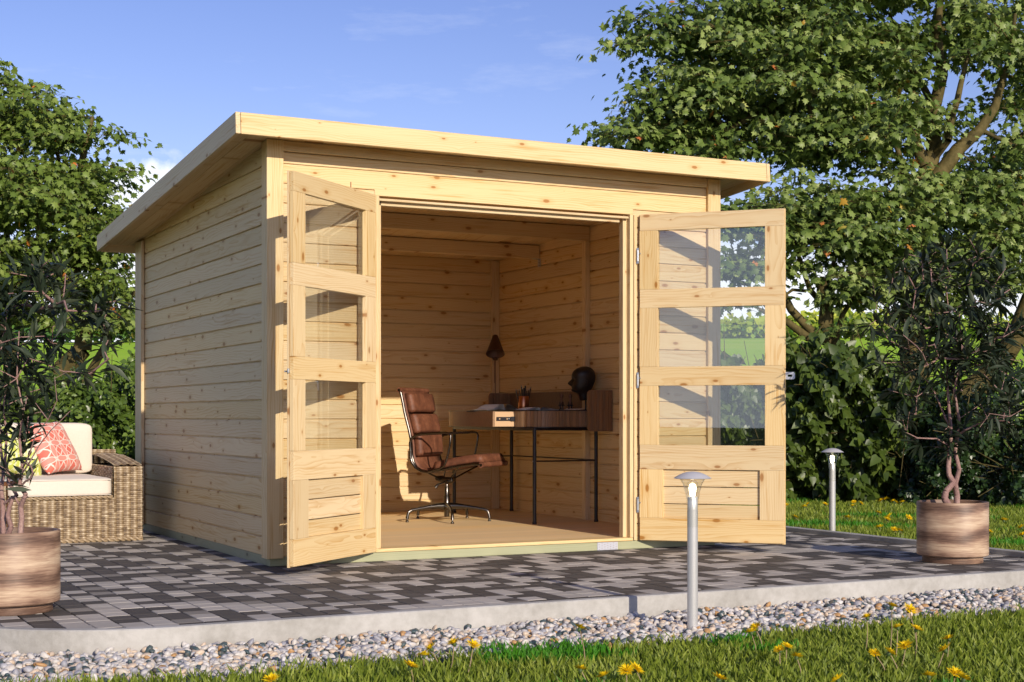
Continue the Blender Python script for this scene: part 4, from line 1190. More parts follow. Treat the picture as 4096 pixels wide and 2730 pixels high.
# leather sling
V = []; npf = len(prof)
for j, yy in enumerate(np.linspace(-HW + 0.006, HW - 0.006, 5)):
    for x, z in prof:
        V.append((x + 0.008, yy, z + 0.002))
F = [(j * npf + i, j * npf + i + 1, (j + 1) * npf + i + 1, (j + 1) * npf + i) for j in range(4) for i in range(npf - 1)]
m = MB(); m.add(V, F, True); slg = ch('sling', m, M['leather'])
so = slg.modifiers.new('th', 'SOLIDIFY'); so.thickness = 0.006
def pad(s0, s1, hw, th, name, base=0.016, r=0.02):
    """a stuffed pad following the profile between arc positions s0..s1"""
    P = [np.array(p) for p in prof]; seg = np.array([np.linalg.norm(P[i + 1] - P[i]) for i in range(npf - 1)]); cum = np.concatenate([[0], np.cumsum(seg)])
    def ps(s):
        i = int(np.clip(np.searchsorted(cum, s) - 1, 0, npf - 2)); t = (s - cum[i]) / seg[i]; p = P[i] + (P[i + 1] - P[i]) * t; d = (P[i + 1] - P[i]) / seg[i]
        return p, np.array([-d[1], d[0]]) * 1.0
    NU, NV = 18, 18; V = []; F = []
    us = np.linspace(-1, 1, NU + 1); vs_ = np.linspace(-1, 1, NV + 1)
    for side in (0, 1):
        for a in us:
            for b in vs_:
                ra = 1 - max(0, (abs(a) * hw - (hw - r)) / r) ** 2 if abs(a) * hw > hw - r else 1
                L = (s1 - s0) / 2
                rb = 1 - max(0, (abs(b) * L - (L - r)) / r) ** 2 if abs(b) * L > L - r else 1
                h = math.sqrt(max(0, min(ra, 1) * min(rb, 1)))
                s = (s0 + s1) / 2 + b * L
                p, nrm = ps(s)
                nrm = nrm if nrm[0] + nrm[1] > 0 else -nrm
                bulge = 0.006 * (1 - a * a) * (1 - b * b)
                off = base + (th * h + bulge if side == 0 else -0.004 * h)
                if side == 0 and off < base: off = base
                q = p + nrm * off
                V.append((q[0], a * hw, q[1]))
    W_ = NV + 1; off = (NU + 1) * W_
    for i in range(NU):
        for j in range(NV):
            F.append((i * W_ + j, (i + 1) * W_ + j, (i + 1) * W_ + j + 1, i * W_ + j + 1)); F.append((off + i * W_ + j, off + i * W_ + j + 1, off + (i + 1) * W_ + j + 1, off + (i + 1) * W_ + j))
    edge = [(i, 0) for i in range(NU)] + [(NU, j) for j in range(NV)] + [(i, NV) for i in range(NU, 0, -1)] + [(0, j) for j in range(NV, 0, -1)]
    m = MB()
    for k in range(len(edge)):
        a, b = edge[k], edge[(k + 1) % len(edge)]
        ia, ib = a[0] * W_ + a[1], b[0] * W_ + b[1]
        F.append((ia, ib, off + ib, off + ia))
    m.add(V, F, True)
    o = ch(name, m, M['leather'])
    bmx = bmesh.new(); bmx.from_mesh(o.data); bmesh.ops.remove_doubles(bmx, verts=bmx.verts, dist=0.0004); bmesh.ops.recalc_face_normals(bmx, faces=bmx.faces); bmx.to_mesh(o.data); bmx.free()
    return o
pad(0.022, 0.160, 0.205, 0.040, 'back_pad'); pad(0.163, 0.300, 0.205, 0.042, 'back_pad'); pad(0.303, 0.452, 0.205, 0.042, 'back_pad')
pad(0.640, 1.010, 0.222, 0.046, 'seat_pad', 0.014, 0.022)
for (x, z), nm in (((-0.250, 0.872), 'top_roll'), ((0.345, 0.383), 'front_roll')):
    m = MB(); m.tube([(x, -HW - 0.008, z), (x, HW + 0.008, z)], 0.0175, 16); ch(nm, m, M['leather'])
    m = MB(); m.tube([(x, -HW - 0.0105, z), (x, HW + 0.0105, z)], 0.0095, 12); ch('roll_bar', m, M['gunmetal'])
for sy in (-1, 1):
    y = sy * (HW + 0.018)
    key = [(-0.160, 0.470), (-0.164, 0.520), (-0.156, 0.550), (-0.128, 0.571), (-0.080, 0.581), (0.02, 0.587), (0.095, 0.591), (0.122, 0.587), (0.133, 0.570), (0.127, 0.520), (0.110, 0.440), (0.094, 0.395), (0.080, 0.372), (0.050, 0.356), (0.0, 0.345)]
    pts = [(x, y, z) for x, z in key]
    low = [(-0.160, 0.470), (-0.160, 0.430), (-0.152, 0.400), (-0.125, 0.362), (-0.085, 0.342), (-0.04, 0.335), (0.0, 0.345)]
    m = MB(); m.tube(pts, 0.0075, 8, flat=1.5); m.tube([(x, y, z) for x, z in low], 0.0075, 8, flat=1.5)
    ch('armrest', m, M['gunmetal'])
m = MB()
for sx, sy, x2, z2 in ((1, 1, 0.17, 0.372), (1, -1, 0.17, 0.372), (-1, 1, -0.095, 0.345), (-1, -1, -0.095, 0.345)):
    m.tube([(sx * 0.03, sy * 0.02, 0.275), (x2, sy * (HW - 0.03), z2)], 0.006, 8)
m.tube([(0.17, -HW, 0.372), (0.17, HW, 0.372)], 0.006, 8); m.tube([(-0.095, -HW, 0.344), (-0.095, HW, 0.344)], 0.006, 8)
ch('seat_strut', m, M['gunmetal'])
m = MB(); m.rbox(-0.055, 0.055, -0.035, 0.035, 0.258, 0.292, 0.010); m.tube([(-0.05, -0.05, 0.285), (-0.05, 0.05, 0.285)], 0.016, 12); m.tube([(0.02, -0.06, 0.262), (0.02, 0.06, 0.262)], 0.011, 12)
m.tube([(0.0, -0.03, 0.262), (-0.03, -0.085, 0.246), (-0.045, -0.10, 0.225)], [0.006, 0.006, 0.012], 8, flat=0.5)
ch('tilt_mechanism', m, M['gunmetal'])
m = MB(); m.lathe([(0.0, 0.028), (0.016, 0.028), (0.018, 0.034), (0.018, 0.072), (0.024, 0.082), (0.024, 0.120), (0.021, 0.128), (0.021, 0.165), (0.0165, 0.168), (0.0165, 0.222), (0.012, 0.228), (0.012, 0.265), (0.0, 0.265)], 24); ch('gas_column', m, M['gunmetal'], 40)
for k in range(5):
    a0 = math.atan2(0.004, -0.302) - fdir + k * 2 * math.pi / 5 + 0.02
    m = MB()
    Mr = Matrix.Rotation(a0, 4, 'Z')
    pts = [(0.018, 0, 0.098), (0.07, 0, 0.100), (0.14, 0, 0.095), (0.21, 0, 0.086), (0.262, 0, 0.078), (0.285, 0, 0.068), (0.293, 0, 0.050), (0.298, 0, 0.024)]
    rad = [0.024, 0.019, 0.0135, 0.011, 0.010, 0.0105, 0.0105, 0.0115]
    m.tube([Mr @ Vector(p) for p in pts], rad, 12)
    m.lathe([(0.005, 0.024), (0.005, 0.014), (0.011, 0.010), (0.012, 0.0), (0.0, 0.0)], 12, M=Mr @ Matrix.Translation((0.298, 0, 0)))
    ch('base_spoke', m, M['gunmetal'])

# ================================================================== RATTAN ARMCHAIR
SX0, SX1, SY0, SY1 = -1.170, -0.202, 1.885, 2.72
AW, AH, SH = 0.170, 0.455, 0.278
sofa = empty('rattan_armchair', (-0.69, 2.30, 0.0)); tag(sofa, 'woven rattan armchair with cream cushions beside the shed wall', 'armchair')
def sf(name, mb, mat, sharp=None):
    o = mb.build(name, mat, sofa, sharp=sharp) if isinstance(mb, MB) else mb
    o.location = (0.69, -2.30, 0.0); return o
def weave(fn, U, Vh, name='weave', pu=0.0445, pv=0.0118, amp=0.0055):
    """basket weave surface over a sheet fn(u, v)->(point, normal), u across the posts, v up the strands (metres)"""
    rows = max(1, int(round(Vh / pv))); cols = max(1, int(round(U / pu)))
    nu = cols * 6; sub = 3
    vts, fcs, rnd = [], [], []
    us = np.linspace(0, U, nu + 1)
    for r_ in range(rows):
        v0 = r_ * Vh / rows; dv = Vh / rows
        ph = math.pi * (r_ % 2)
        rr = rng.random(cols + 2)
        base = len(vts)
        for k, u in enumerate(us):
            wv = math.cos(math.pi * u * cols / U + ph)
            for s_ in range(sub + 1):
                t_ = s_ / sub
                bulge = math.sin(math.pi * (0.06 + 0.88 * t_))
                rib = math.cos(2 * math.pi * u * cols / U)
                hgt = amp * (0.30 * wv + 0.75 * rib) + 0.0035 * bulge
                squeeze = 1.0 - 0.22 * (1 - wv) * 0.5
                vv = v0 + dv * (0.5 + (t_ - 0.5) * 1.12 * squeeze)
                p, nm = fn(u, vv)
                vts.append(tuple(p[i] + nm[i] * hgt for i in range(3)))
                ci = int(u * cols / U + 0.5 * (r_ % 2))
                rnd.append(float(np.clip(0.38 + 0.62 * (rr[min(ci, cols)] - 0.3) + 0.08 * wv + 0.30 * rib - 0.55 * (1 - bulge), 0, 1)))  # random strand tone plus painted highlights on the ribs and shade between strands
        w = sub + 1
        for k in range(nu):
            for s_ in range(sub):
                fcs.append((base + k * w + s_, base + (k + 1) * w + s_, base + (k + 1) * w + s_ + 1, base + k * w + s_ + 1))
    return vts, fcs, rnd
def weave_obj(name, parts):
    V, F, A = [], [], []
    for v, f, a in parts:
        b = len(V); V += v; A += a; F += [tuple(b + i for i in q) for q in f]
    me = np_mesh(name, V, F, M['rattan'], {'rnd': A}, smooth=True)
    o = link(name, me, None, sofa, (0.69, -2.30, 0.0)); tag(o, kind='stuff'); return o
rcr = 0.022
def arm_front(x0, w, h):
    return lambda u, v: ((x0 + u, SY0 + 0.012 * max(0, (v - h + 0.04) / 0.04) ** 2, v), (0, -1, 0))
parts = []
for x0 in (SX1 - AW, SX0):
    parts.append(weave(arm_front(x0, AW, AH), AW, AH))
weave_obj('arm_front', parts)
parts = [weave(lambda u, v: ((SX0 + AW + u, SY0 + 0.004, v), (0, -1, 0)), SX1 - SX0 - 2 * AW, SH - 0.012)]
weave_obj('front_apron', parts)
parts = []
def arm_out(x, sgn):
    return lambda u, v: ((x, (SY0 + u) if sgn > 0 else (SY1 - u), v), (sgn, 0, 0))
parts.append(weave(arm_out(SX1, 1), SY1 - SY0, AH)); parts.append(weave(arm_out(SX0, -1), SY1 - SY0, AH))
weave_obj('arm_outside', parts)
parts = []
def arm_in(x, sgn):
    return lambda u, v: ((x, (SY0 + u) if sgn > 0 else (SY1 - u), SH - 0.02 + v), (sgn, 0, 0))
parts.append(weave(arm_in(SX1 - AW, -1), SY1 - SY0, AH - SH + 0.02)); parts.append(weave(arm_in(SX0 + AW, 1), SY1 - SY0, AH - SH + 0.02))
weave_obj('arm_inside', parts)
def arm_top(x0):
    # strands run front to back over a gently rounded, rear-rising top
    def fn(u, v):
        a = (v / AW - 0.5) * 2
        z = AH + 0.012 * (1 - a * a) + 0.050 * min(1, u / 0.5) ** 0.8
        return ((x0 + v, SY0 + u, z), (0.25 * a, 0, 1))
    return fn
parts = []
for x0 in (SX1 - AW, SX0):
    def fn(u, v, x0=x0):
        a = (u / AW - 0.5) * 2
        return ((x0 + u, SY0 + v, AH + 0.010 * (1 - a * a) + 0.050 * min(1, v / 0.5) ** 0.8), (0, 0, 1))
    parts.append(weave(fn, AW, SY1 - SY0))
    # filler up the outside edge where the top rises
    parts.append(weave(lambda u, v, x=(SX1 if x0 > -1 else SX0), s=(1 if x0 > -1 else -1): ((x, (SY0 + u) if s > 0 else (SY1 - u), AH + v * min(1, ((u if s > 0 else SY1 - SY0 - u) / 0.5)) ** 0.8), (s, 0, 0)), SY1 - SY0, 0.052))
weave_obj('arm_top', parts)
parts = [weave(lambda u, v: ((SX0 + AW + u, SY1 - 0.10, 0.25 + v), (0, -1, 0)), SX1 - SX0 - 2 * AW, 0.29), weave(lambda u, v: ((SX0 + u, SY1 - 0.10, AH + v), (0, -1, 0)), SX1 - SX0, 0.09)]
weave_obj('back_rest', parts)
# braided trims: along the apron top and the foot
def braid(pts, r, name, dark=False):
    m = MB(); n = len(pts)
    for ph in (0, math.pi):
        Pp = []
        for k in range(n):
            a = k * 0.9 + ph
            Pp.append((pts[k][0], pts[k][1] + r * 0.7 * math.cos(a), pts[k][2] + r * 0.7 * math.sin(a)))
        m.tube(Pp, [r * 0.75] * n, 6)
    me = m.mesh(name); a = me.attributes.new('rnd', 'FLOAT', 'POINT'); a.data.foreach_set('value', np.clip(rng.normal(0.5, 0.12, len(me.vertices)), 0, 1).astype(np.float32))
    me.materials.append(M['rattan']); o = link(name, me, None, sofa, (0.69, -2.30, 0)); return o
braid([(x, SY0 - 0.002, SH - 0.008) for x in np.arange(SX0 + AW, SX1 - AW + 0.001, 0.009)], 0.0085, 'braided_edge')
braid([(x, SY0 - 0.004, 0.012) for x in np.arange(SX0, SX1 + 0.004, 0.010)], 0.011, 'braided_foot')
m = MB(); m.box(SX0 + 0.012, SX1 - 0.012, SY0 + 0.014, SY1 - 0.012, 0.01, SH - 0.03); m.box(SX1 - AW + 0.012, SX1 - 0.012, SY0 + 0.014, SY1 - 0.012, 0.2, AH - 0.008); m.box(SX0 + 0.012, SX0 + AW - 0.012, SY0 + 0.014, SY1 - 0.012, 0.2, AH - 0.008); m.box(SX0 + 0.01, SX1 - 0.01, SY1 - 0.085, SY1 - 0.01, 0.2, 0.53)
sf('inner_frame', m, M['hole'])
def cushion(name, x0, x1, y0, y1, z0, z1, r, mat, parent, puff=0.012, loc=None, rot=None, bm_cuts=8):
    bm = bmesh.new(); bmesh.ops.create_cube(bm, size=1)
    bmesh.ops.subdivide_edges(bm, edges=bm.edges, cuts=bm_cuts, use_grid_fill=True)
    sx, sy, sz = (x1 - x0) / 2, (y1 - y0) / 2, (z1 - z0) / 2
    for v in bm.verts:
        a, b, c = v.co.x * 2, v.co.y * 2, v.co.z * 2
        p = Vector((a * sx, b * sy, c * sz))
        q = Vector((max(-sx + r, min(sx - r, p.x)), max(-sy + r, min(sy - r, p.y)), max(-sz + r, min(sz - r, p.z))))
        d = p - q
        if d.length > 1e-6: p = q + d.normalized() * min(r, d.length if sum(1 for t_ in d if abs(t_) > 1e-6) == 1 else r)
        k = puff * (1 - a * a) * (1 - b * b) * (1 if abs(c) > 0.9 else 0) * math.copysign(1, c) if sz < min(sx, sy) else puff * (1 - a * a) * (1 - c * c) * math.copysign(1, b) * (1 if abs(b) > 0.9 else 0)
        if sz < min(sx, sy): p.z += k
        else: p.y += k
        p += 0.003 * Vector(mnoise.noise_vector(p * 9))
        v.co = p + Vector(((x0 + x1) / 2, (y0 + y1) / 2, (z0 + z1) / 2))
    me = bpy.data.meshes.new(name); bm.to_mesh(me); bm.free()
    me.polygons.foreach_set('use_smooth', [True] * len(me.polygons)); me.materials.append(mat)
    o = link(name, me, None, parent, loc, rot)
    s_ = o.modifiers.new('s', 'SUBSURF'); s_.levels = 1; s_.render_levels = 1
    return o
cu = cushion('seat_cushion', SX0 + AW + 0.005, SX1 - AW - 0.003, SY0 - 0.012, SY1 - 0.13, SH, SH + 0.112, 0.020, M['cream'], sofa, 0.010); cu.location = (0.69, -2.30, 0)
m = MB()
for zz in (SH + 0.008, SH + 0.098):
    m.tube([(SX0 + AW + 0.02, SY0 - 0.0135, zz), (SX1 - AW - 0.018, SY0 - 0.0135, zz)], 0.0022, 6)
m.build('piping', M['cream'], cu)
cu = cushion('back_cushion', SX0 + AW + 0.01, SX1 - AW - 0.002, SY1 - 0.24, SY1 - 0.11, SH + 0.115, SH + 0.44, 0.03, M['cream'], sofa, 0.012); cu.location = (0.69, -2.30, 0)
# throw pillows
def pillow(name, w, loc, rot, mat, label):
    N = 22; V = []; F = []
    for side in (1, -1):
        for i in range(N + 1):
            for j in range(N + 1):
                a, b = -1 + 2 * i / N, -1 + 2 * j / N
                pin = 1 - 0.07 * (1 - abs(a) ** 2) * abs(b) ** 3 ; pin2 = 1 - 0.07 * (1 - abs(b) ** 2) * abs(a) ** 3
                t_ = 0.062 * ((1 - a ** 4) * (1 - b ** 4)) ** 0.55
                t_ *= 1 + 0.14 * mnoise.noise(Vector((a * 2.2, b * 2.2, side * 3 + w * 31)))
                V.append((a * w / 2 * pin2, -side * t_, b * w / 2 * pin))
    W_ = N + 1; o_ = W_ * W_
    for i in range(N):
        for j in range(N):
            F.append((i * W_ + j, (i + 1) * W_ + j, (i + 1) * W_ + j + 1, i * W_ + j + 1)); F.append((o_ + i * W_ + j, o_ + i * W_ + j + 1, o_ + (i + 1) * W_ + j + 1, o_ + (i + 1) * W_ + j))
    m = MB(); m.add(V, F, True); me = m.mesh(name)
    bm = bmesh.new(); bm.from_mesh(me); bmesh.ops.remove_doubles(bm, verts=bm.verts, dist=0.0003); bm.to_mesh(me); bm.free()
    me.materials.append(mat); o = link(name, me, None, None, loc, rot); tag(o, label, 'pillow'); return o
_x = Vector((0.69, 0.70, 0.03)).normalized(); _z = Vector((-0.38, 0.33, 0.87)); _z = (_z - _x * _z.dot(_x)).normalized(); _y = _z.cross(_x)
pill_rot = Matrix((_x, _y, _z)).transposed()
pillow('throw_pillow', 0.36, (-0.662, 2.27, 0.568), None, M['coral'], 'coral red throw pillow with a white diamond and petal print').rotation_euler = pill_rot.to_euler()
pillow('throw_pillow', 0.31, (-0.87, 2.24, 0.545), (R(-20), R(8), R(-10)), M['lime'], 'lime green speckled throw pillow left of the coral one')

# ================================================================== SIDE TABLE
st = empty('side_table', (-1.345, 0.42, 0)); tag(st, 'small round side table with pale top and thin copper wire legs behind the left planter', 'side table')
m = MB(); m.lathe([(0.0, 0.457), (0.196, 0.457), (0.2, 0.453), (0.2, 0.447), (0.0, 0.447)], 48); m.build('table_top', M['marble'], st, sharp=40)
m = MB(); m.lathe([(0.0, 0.4465), (0.187, 0.4465), (0.187, 0.424), (0.0, 0.424)], 48); m.build('top_rim', M['stain_wood'], st, sharp=40)
for k in range(4):
    a = k * math.pi / 2 + 0.5; c_, s_ = math.cos(a), math.sin(a); m = MB()
    for off in (-0.16, 0.16):
        c2, s2 = math.cos(a + off), math.sin(a + off)
        m.tube([(0.15 * c2, 0.15 * s2, 0.424), (0.165 * c_ + 0.004 * c2, 0.165 * s_ + 0.004 * s2, 0.22), (0.172 * c_, 0.172 * s_, 0.004)], 0.0042, 8)
    m.build('leg', M['copper'], st)

# ================================================================== PLANTERS
def planter(loc, label, rz):
    p = empty('planter', loc, rz); tag(p, label, 'planter', 'striped wood planters on the terrace')
    m = MB(); m.lathe([(0.152, 0.0), (0.154, 0.002), (0.154, 0.036), (0.150, 0.037)], 64); m.build('foot', M['planter'], p, sharp=40)
    m = MB(); m.lathe([(0.150, 0.037), (0.178, 0.037), (0.182, 0.041), (0.182, 0.312), (0.180, 0.315), (0.170, 0.315), (0.168, 0.312), (0.168, 0.270)], 72); m.build('pot', M['planter'], p, sharp=40)
    m = MB(); V = [(0, 0, 0.287)]; n = 36
    for rr in (0.05, 0.1, 0.14, 0.168):
        for k in range(n):
            a = 2 * math.pi * k / n; V.append((rr * math.cos(a), rr * math.sin(a), 0.286 + 0.006 * mnoise.noise(Vector((rr * 30 * math.cos(a), rr * 30 * math.sin(a), loc[0])))))
    F = [(0, 1 + k, 1 + (k + 1) % n) for k in range(n)]
    for r_ in range(3):
        for k in range(n): F.append((1 + r_ * n + k, 1 + (r_ + 1) * n + k, 1 + (r_ + 1) * n + (k + 1) % n, 1 + r_ * n + (k + 1) % n))
    m.add(V, F, True); m.build('soil', M['soil'], p)
    return p
PR = (3.249, -1.401, 0.0); PL = (-1.429, -1.172, 0.0)
planter(PR, 'round striped wood planter at the right front corner of the terrace', 0.7)
planter(PL, 'round striped wood planter in the left foreground before the armchair', 2.1)

# ================================================================== PATH LIGHTS
def path_light(loc, label):
    p = empty('path_light', loc); tag(p, label, 'garden lamp', 'mushroom cap path lights')
    m = MB(); m.lathe([(0.0, 0.0), (0.0208, 0.0), (0.0208, 0.466), (0.0198, 0.467), (0.0198, 0.516), (0.018, 0.519), (0.0, 0.519)], 32); m.build('post', M['brushed'], p, sharp=40)
    m = MB(); m.lathe([(0.0214, 0.400), (0.0216, 0.470), (0.0235, 0.505), (0.0285, 0.535), (0.037, 0.567), (0.0515, 0.592), (0.050, 0.592), (0.0355, 0.566), (0.027, 0.535), (0.0222, 0.505)], 36); m.build('glass_shade', M['lamp_glass'], p)
    m = MB(); m.lathe([(0.0, 0.618), (0.018, 0.6165), (0.036, 0.612), (0.054, 0.604), (0.068, 0.5955), (0.0742, 0.5915), (0.072, 0.590), (0.0, 0.592)], 40); m.build('cap', M['cap'], p, sharp=60)
    m = MB(); m.lathe([(0.010, 0.519), (0.017, 0.528), (0.0235, 0.545), (0.0245, 0.558), (0.021, 0.572), (0.013, 0.581), (0.0, 0.584)], 24); m.build('bulb', M['lamp_glass'], p)
    m = MB(); m.lathe([(0.0, 0.519), (0.009, 0.521), (0.0125, 0.535), (0.0145, 0.553), (0.012, 0.566), (0.0, 0.572)], 16); m.build('filament', M['bulb'], p)
    return p
path_light((0.946, -2.374, -0.074), 'mushroom cap steel path light standing in the pebbles before the right door')
path_light((3.979, 0.440, -0.066), 'mushroom cap steel path light on the lawn behind the terrace edge')

# ================================================================== VEGETATION helpers
def frames(dirs, normals):
    d = dirs / np.linalg.norm(dirs, axis=1, keepdims=True)
    n = normals - d * np.sum(normals * d, 1, keepdims=True); n /= np.linalg.norm(n, axis=1, keepdims=True) + 1e-9
    s = np.cross(d, n)
    return s, d, n          # local x (width), y (length), z (normal)
# leaf shapes: verts (x across, y along, z up) and triangles
def shape_maple():
    out = [(0, 0.0), (0.30, -0.06), (0.26, 0.12), (0.56, 0.30), (0.30, 0.42), (0.34, 0.66), (0.14, 0.62), (0, 1.0)]
    pts = out + [(-x, y) for x, y in out[-2:0:-1]]
    V = [(x * 0.98, y, -0.18 * abs(x) - 0.16 * y * y) for x, y in pts]
    V.append((0, 0.32, 0.05)); c = len(V) - 1
    n = len(pts)
    return np.array(V), np.array([(c, i, (i + 1) % n) for i in range(n)])
def shape_oval(w=0.30, curl=0.12):
    V = [(0, 0, 0), (w * 0.8, 0.25, 0.05), (w, 0.5, 0.05), (0, 1, -curl), (-w, 0.5, 0.05), (-w * 0.8, 0.25, 0.05), (0, 0.45, -0.03)]
    return np.array(V, float), np.array([(6, 0, 1), (6, 1, 2), (6, 2, 3), (6, 3, 4), (6, 4, 5), (6, 5, 0)])
def shape_heart():
    V = [(0, 0, 0), (0.30, -0.05, 0.02), (0.42, 0.22, 0.03), (0.25, 0.6, -0.02), (0, 1.0, -0.14), (-0.25, 0.6, -0.02), (-0.42, 0.22, 0.03), (-0.30, -0.05, 0.02), (0, 0.4, -0.05)]
    return np.array(V, float), np.array([(8, i, (i + 1) % 8) for i in range(8)])
def shape_lance():
    V = [(0, 0, 0), (0.085, 0.30, 0.015), (0.095, 0.55, 0.0), (0.0, 1.0, -0.16), (-0.095, 0.55, 0.0), (-0.085, 0.30, 0.015), (0, 0.42, -0.02)]
    return np.array(V, float), np.array([(6, 0, 1), (6, 1, 2), (6, 2, 3), (6, 3, 4), (6, 4, 5), (6, 5, 0)])
def leaves(parent, name, pos, s, d, n, size, rnd, shape, mat, n_ind=300, origin=(0, 0, 0), prio=None, stuffname=None):
    V0, F0 = shape
    order = np.argsort(prio if prio is not None else rng.random(len(pos)))
    pos, s, d, n, size, rnd = (a[order] for a in (pos, s, d, n, size, rnd))
    n_ind = min(n_ind, len(pos))
    org = np.array(origin)
    # single leaves: share eight meshes that differ in tone
    q = np.clip((rnd[:n_ind] * 10).astype(int), 0, 9); meshes = {}
    for k in range(n_ind):
        key = int(q[k]) if rnd[k] < 0.94 else 100 + int(rnd[k] * 100)
        if key not in meshes:
            val = (key + 0.5) / 10 if key < 100 else (key - 100) / 100 + 0.004
            meshes[key] = np_mesh(name, V0, F0, mat, {'rnd': np.full(len(V0), val)})
        o = bpy.data.objects.new(name, meshes[key]); COL.objects.link(o)
        o.parent = parent
        z = size[k]
        o.matrix_local = Matrix(((s[k][0] * z, d[k][0] * z, n[k][0] * z, pos[k][0] - org[0]), (s[k][1] * z, d[k][1] * z, n[k][1] * z, pos[k][1] - org[1]), (s[k][2] * z, d[k][2] * z, n[k][2] * z, pos[k][2] - org[2]), (0, 0, 0, 1)))
    a = slice(n_ind, None)
    P = pos[a][:, None, :] - org + size[a][:, None, None] * (V0[None, :, 0:1] * s[a][:, None, :] + V0[None, :, 1:2] * d[a][:, None, :] + V0[None, :, 2:3] * n[a][:, None, :])
    N = len(P)
    if N:
        F = F0[None] + (np.arange(N) * len(V0))[:, None, None]
        me = np_mesh(stuffname or 'foliage', P.reshape(-1, 3), F.reshape(-1, 3), mat, {'rnd': np.repeat(rnd[a], len(V0))})
        o = link(stuffname or 'foliage', me, None, parent); tag(o, kind='stuff')
def seg_tubes(A, B, ra, rb, n=6):
    """separate tapered tubes for many segments -> V, F"""
    A, B = np.asarray(A, float), np.asarray(B, float); d = B - A; L = np.linalg.norm(d, axis=1, keepdims=True) + 1e-9; d = d / L
    B = B + d * np.minimum(L * 0.06, 0.01)
    ref = np.where(np.abs(d[:, 2:3]) > 0.9, np.array([[1.0, 0, 0]]), np.array([[0, 0, 1.0]]))
    q = np.cross(d, ref); q /= np.linalg.norm(q, axis=1, keepdims=True); w = np.cross(d, q)
    an = 2 * np.pi * np.arange(n) / n
    ring = np.cos(an)[None, :, None] * q[:, None, :] + np.sin(an)[None, :, None] * w[:, None, :]
    Va = A[:, None, :] + ring * np.asarray(ra)[:, None, None]; Vb = B[:, None, :] + ring * np.asarray(rb)[:, None, None]
    V = np.concatenate([Va, Vb], 1).reshape(-1, 3)
    k = np.arange(n); f = np.stack([k, (k + 1) % n, n + (k + 1) % n, n + k], -1)
    F = (f[None] + (np.arange(len(A)) * 2 * n)[:, None, None]).reshape(-1, 4)
    return V, F
def grow(limbs, centres, jitter=0.12, tip=0.004, up=0.0, seglen=0.35):
    """connects crown points to hand placed limbs, nearest first; returns segments and radii"""
    P, par, fixed = [], [], []
    for lb in limbs:
        prev = -1; pts = lb['p']; rr = lb['r']
        if lb.get('from') is not None: prev = lb['from']
        for i in range(len(pts)):
            p = np.array(pts[i], float); r = rr[i]
            if i > 0:
                a = np.array(pts[i - 1], float); r0 = rr[i - 1]; L = np.linalg.norm(p - a); m = max(1, int(L / 0.18))
                bend = rng.normal(0, 0.02, 3) * L
                for k in range(1, m + 1):
                    t = k / m; P.append(a + (p - a) * t + bend * math.sin(math.pi * t)); par.append(prev); fixed.append(r0 + (r - r0) * t); prev = len(P) - 1
            else:
                P.append(p); par.append(prev); fixed.append(r); prev = len(P) - 1
        lb['end'] = prev
    nf = len(P)
    P = [np.array(p) for p in P]
    arr = np.zeros((nf + len(centres) * 12, 3)); arr[:nf] = P; cnt = nf
    cen = np.array(centres)
    dmin = np.array([np.min(np.linalg.norm(arr[:nf] - c, axis=1)) for c in cen])
    tips = []
    for ci in np.argsort(dmin):
        c = cen[ci]; dd = np.linalg.norm(arr[:cnt] - c, axis=1)
        # prefer joining from below
        dd = dd + 0.35 * np.maximum(0, arr[:cnt, 2] - c[2])
        j = int(np.argmin(dd)); a = arr[j].copy(); L = np.linalg.norm(c - a); m = max(1, min(10, int(L / seglen)))
        bend = rng.normal(0, jitter, 3) * L + np.array([0, 0, -up * L]); prev = j
        for k in range(1, m + 1):
            t = k / m; arr[cnt] = a + (c - a) * t + bend * math.sin(math.pi * t) + (rng.normal(0, 0.02, 3) * (k < m)); par.append(prev); fixed.append(None); prev = cnt; cnt += 1
        tips.append(cnt - 1)
    arr = arr[:cnt]; area = np.zeros(cnt)
    for t in tips: area[t] += tip ** 2
    for i in range(cnt - 1, -1, -1):
        if par[i] >= 0 and fixed[i] is None or (par[i] >= 0): area[par[i]] += area[i] if area[i] > 0 else 0
    rad = np.sqrt(np.maximum(area, tip ** 2)) ; 
    for i in range(cnt):
        if fixed[i] is not None: rad[i] = fixed[i]
        elif par[i] >= 0 and fixed[par[i]] is not None: rad[i] = min(rad[i], fixed[par[i]] * 0.6)
    idx = [i for i in range(cnt) if par[i] >= 0]
    A = arr[[par[i] for i in idx]]; B = arr[idx]
    ra = np.array([min(rad[par[i]], rad[i] * 1.5) if fixed[i] is None else rad[par[i]] if fixed[par[i]] is not None else rad[i] for i in idx]); rb = rad[idx]
    isf = np.array([fixed[i] is not None for i in idx])
    return arr, np.array(tips), A, B, ra, rb, isf
def unit(v): return v / (np.linalg.norm(v, axis=-1, keepdims=True) + 1e-9)

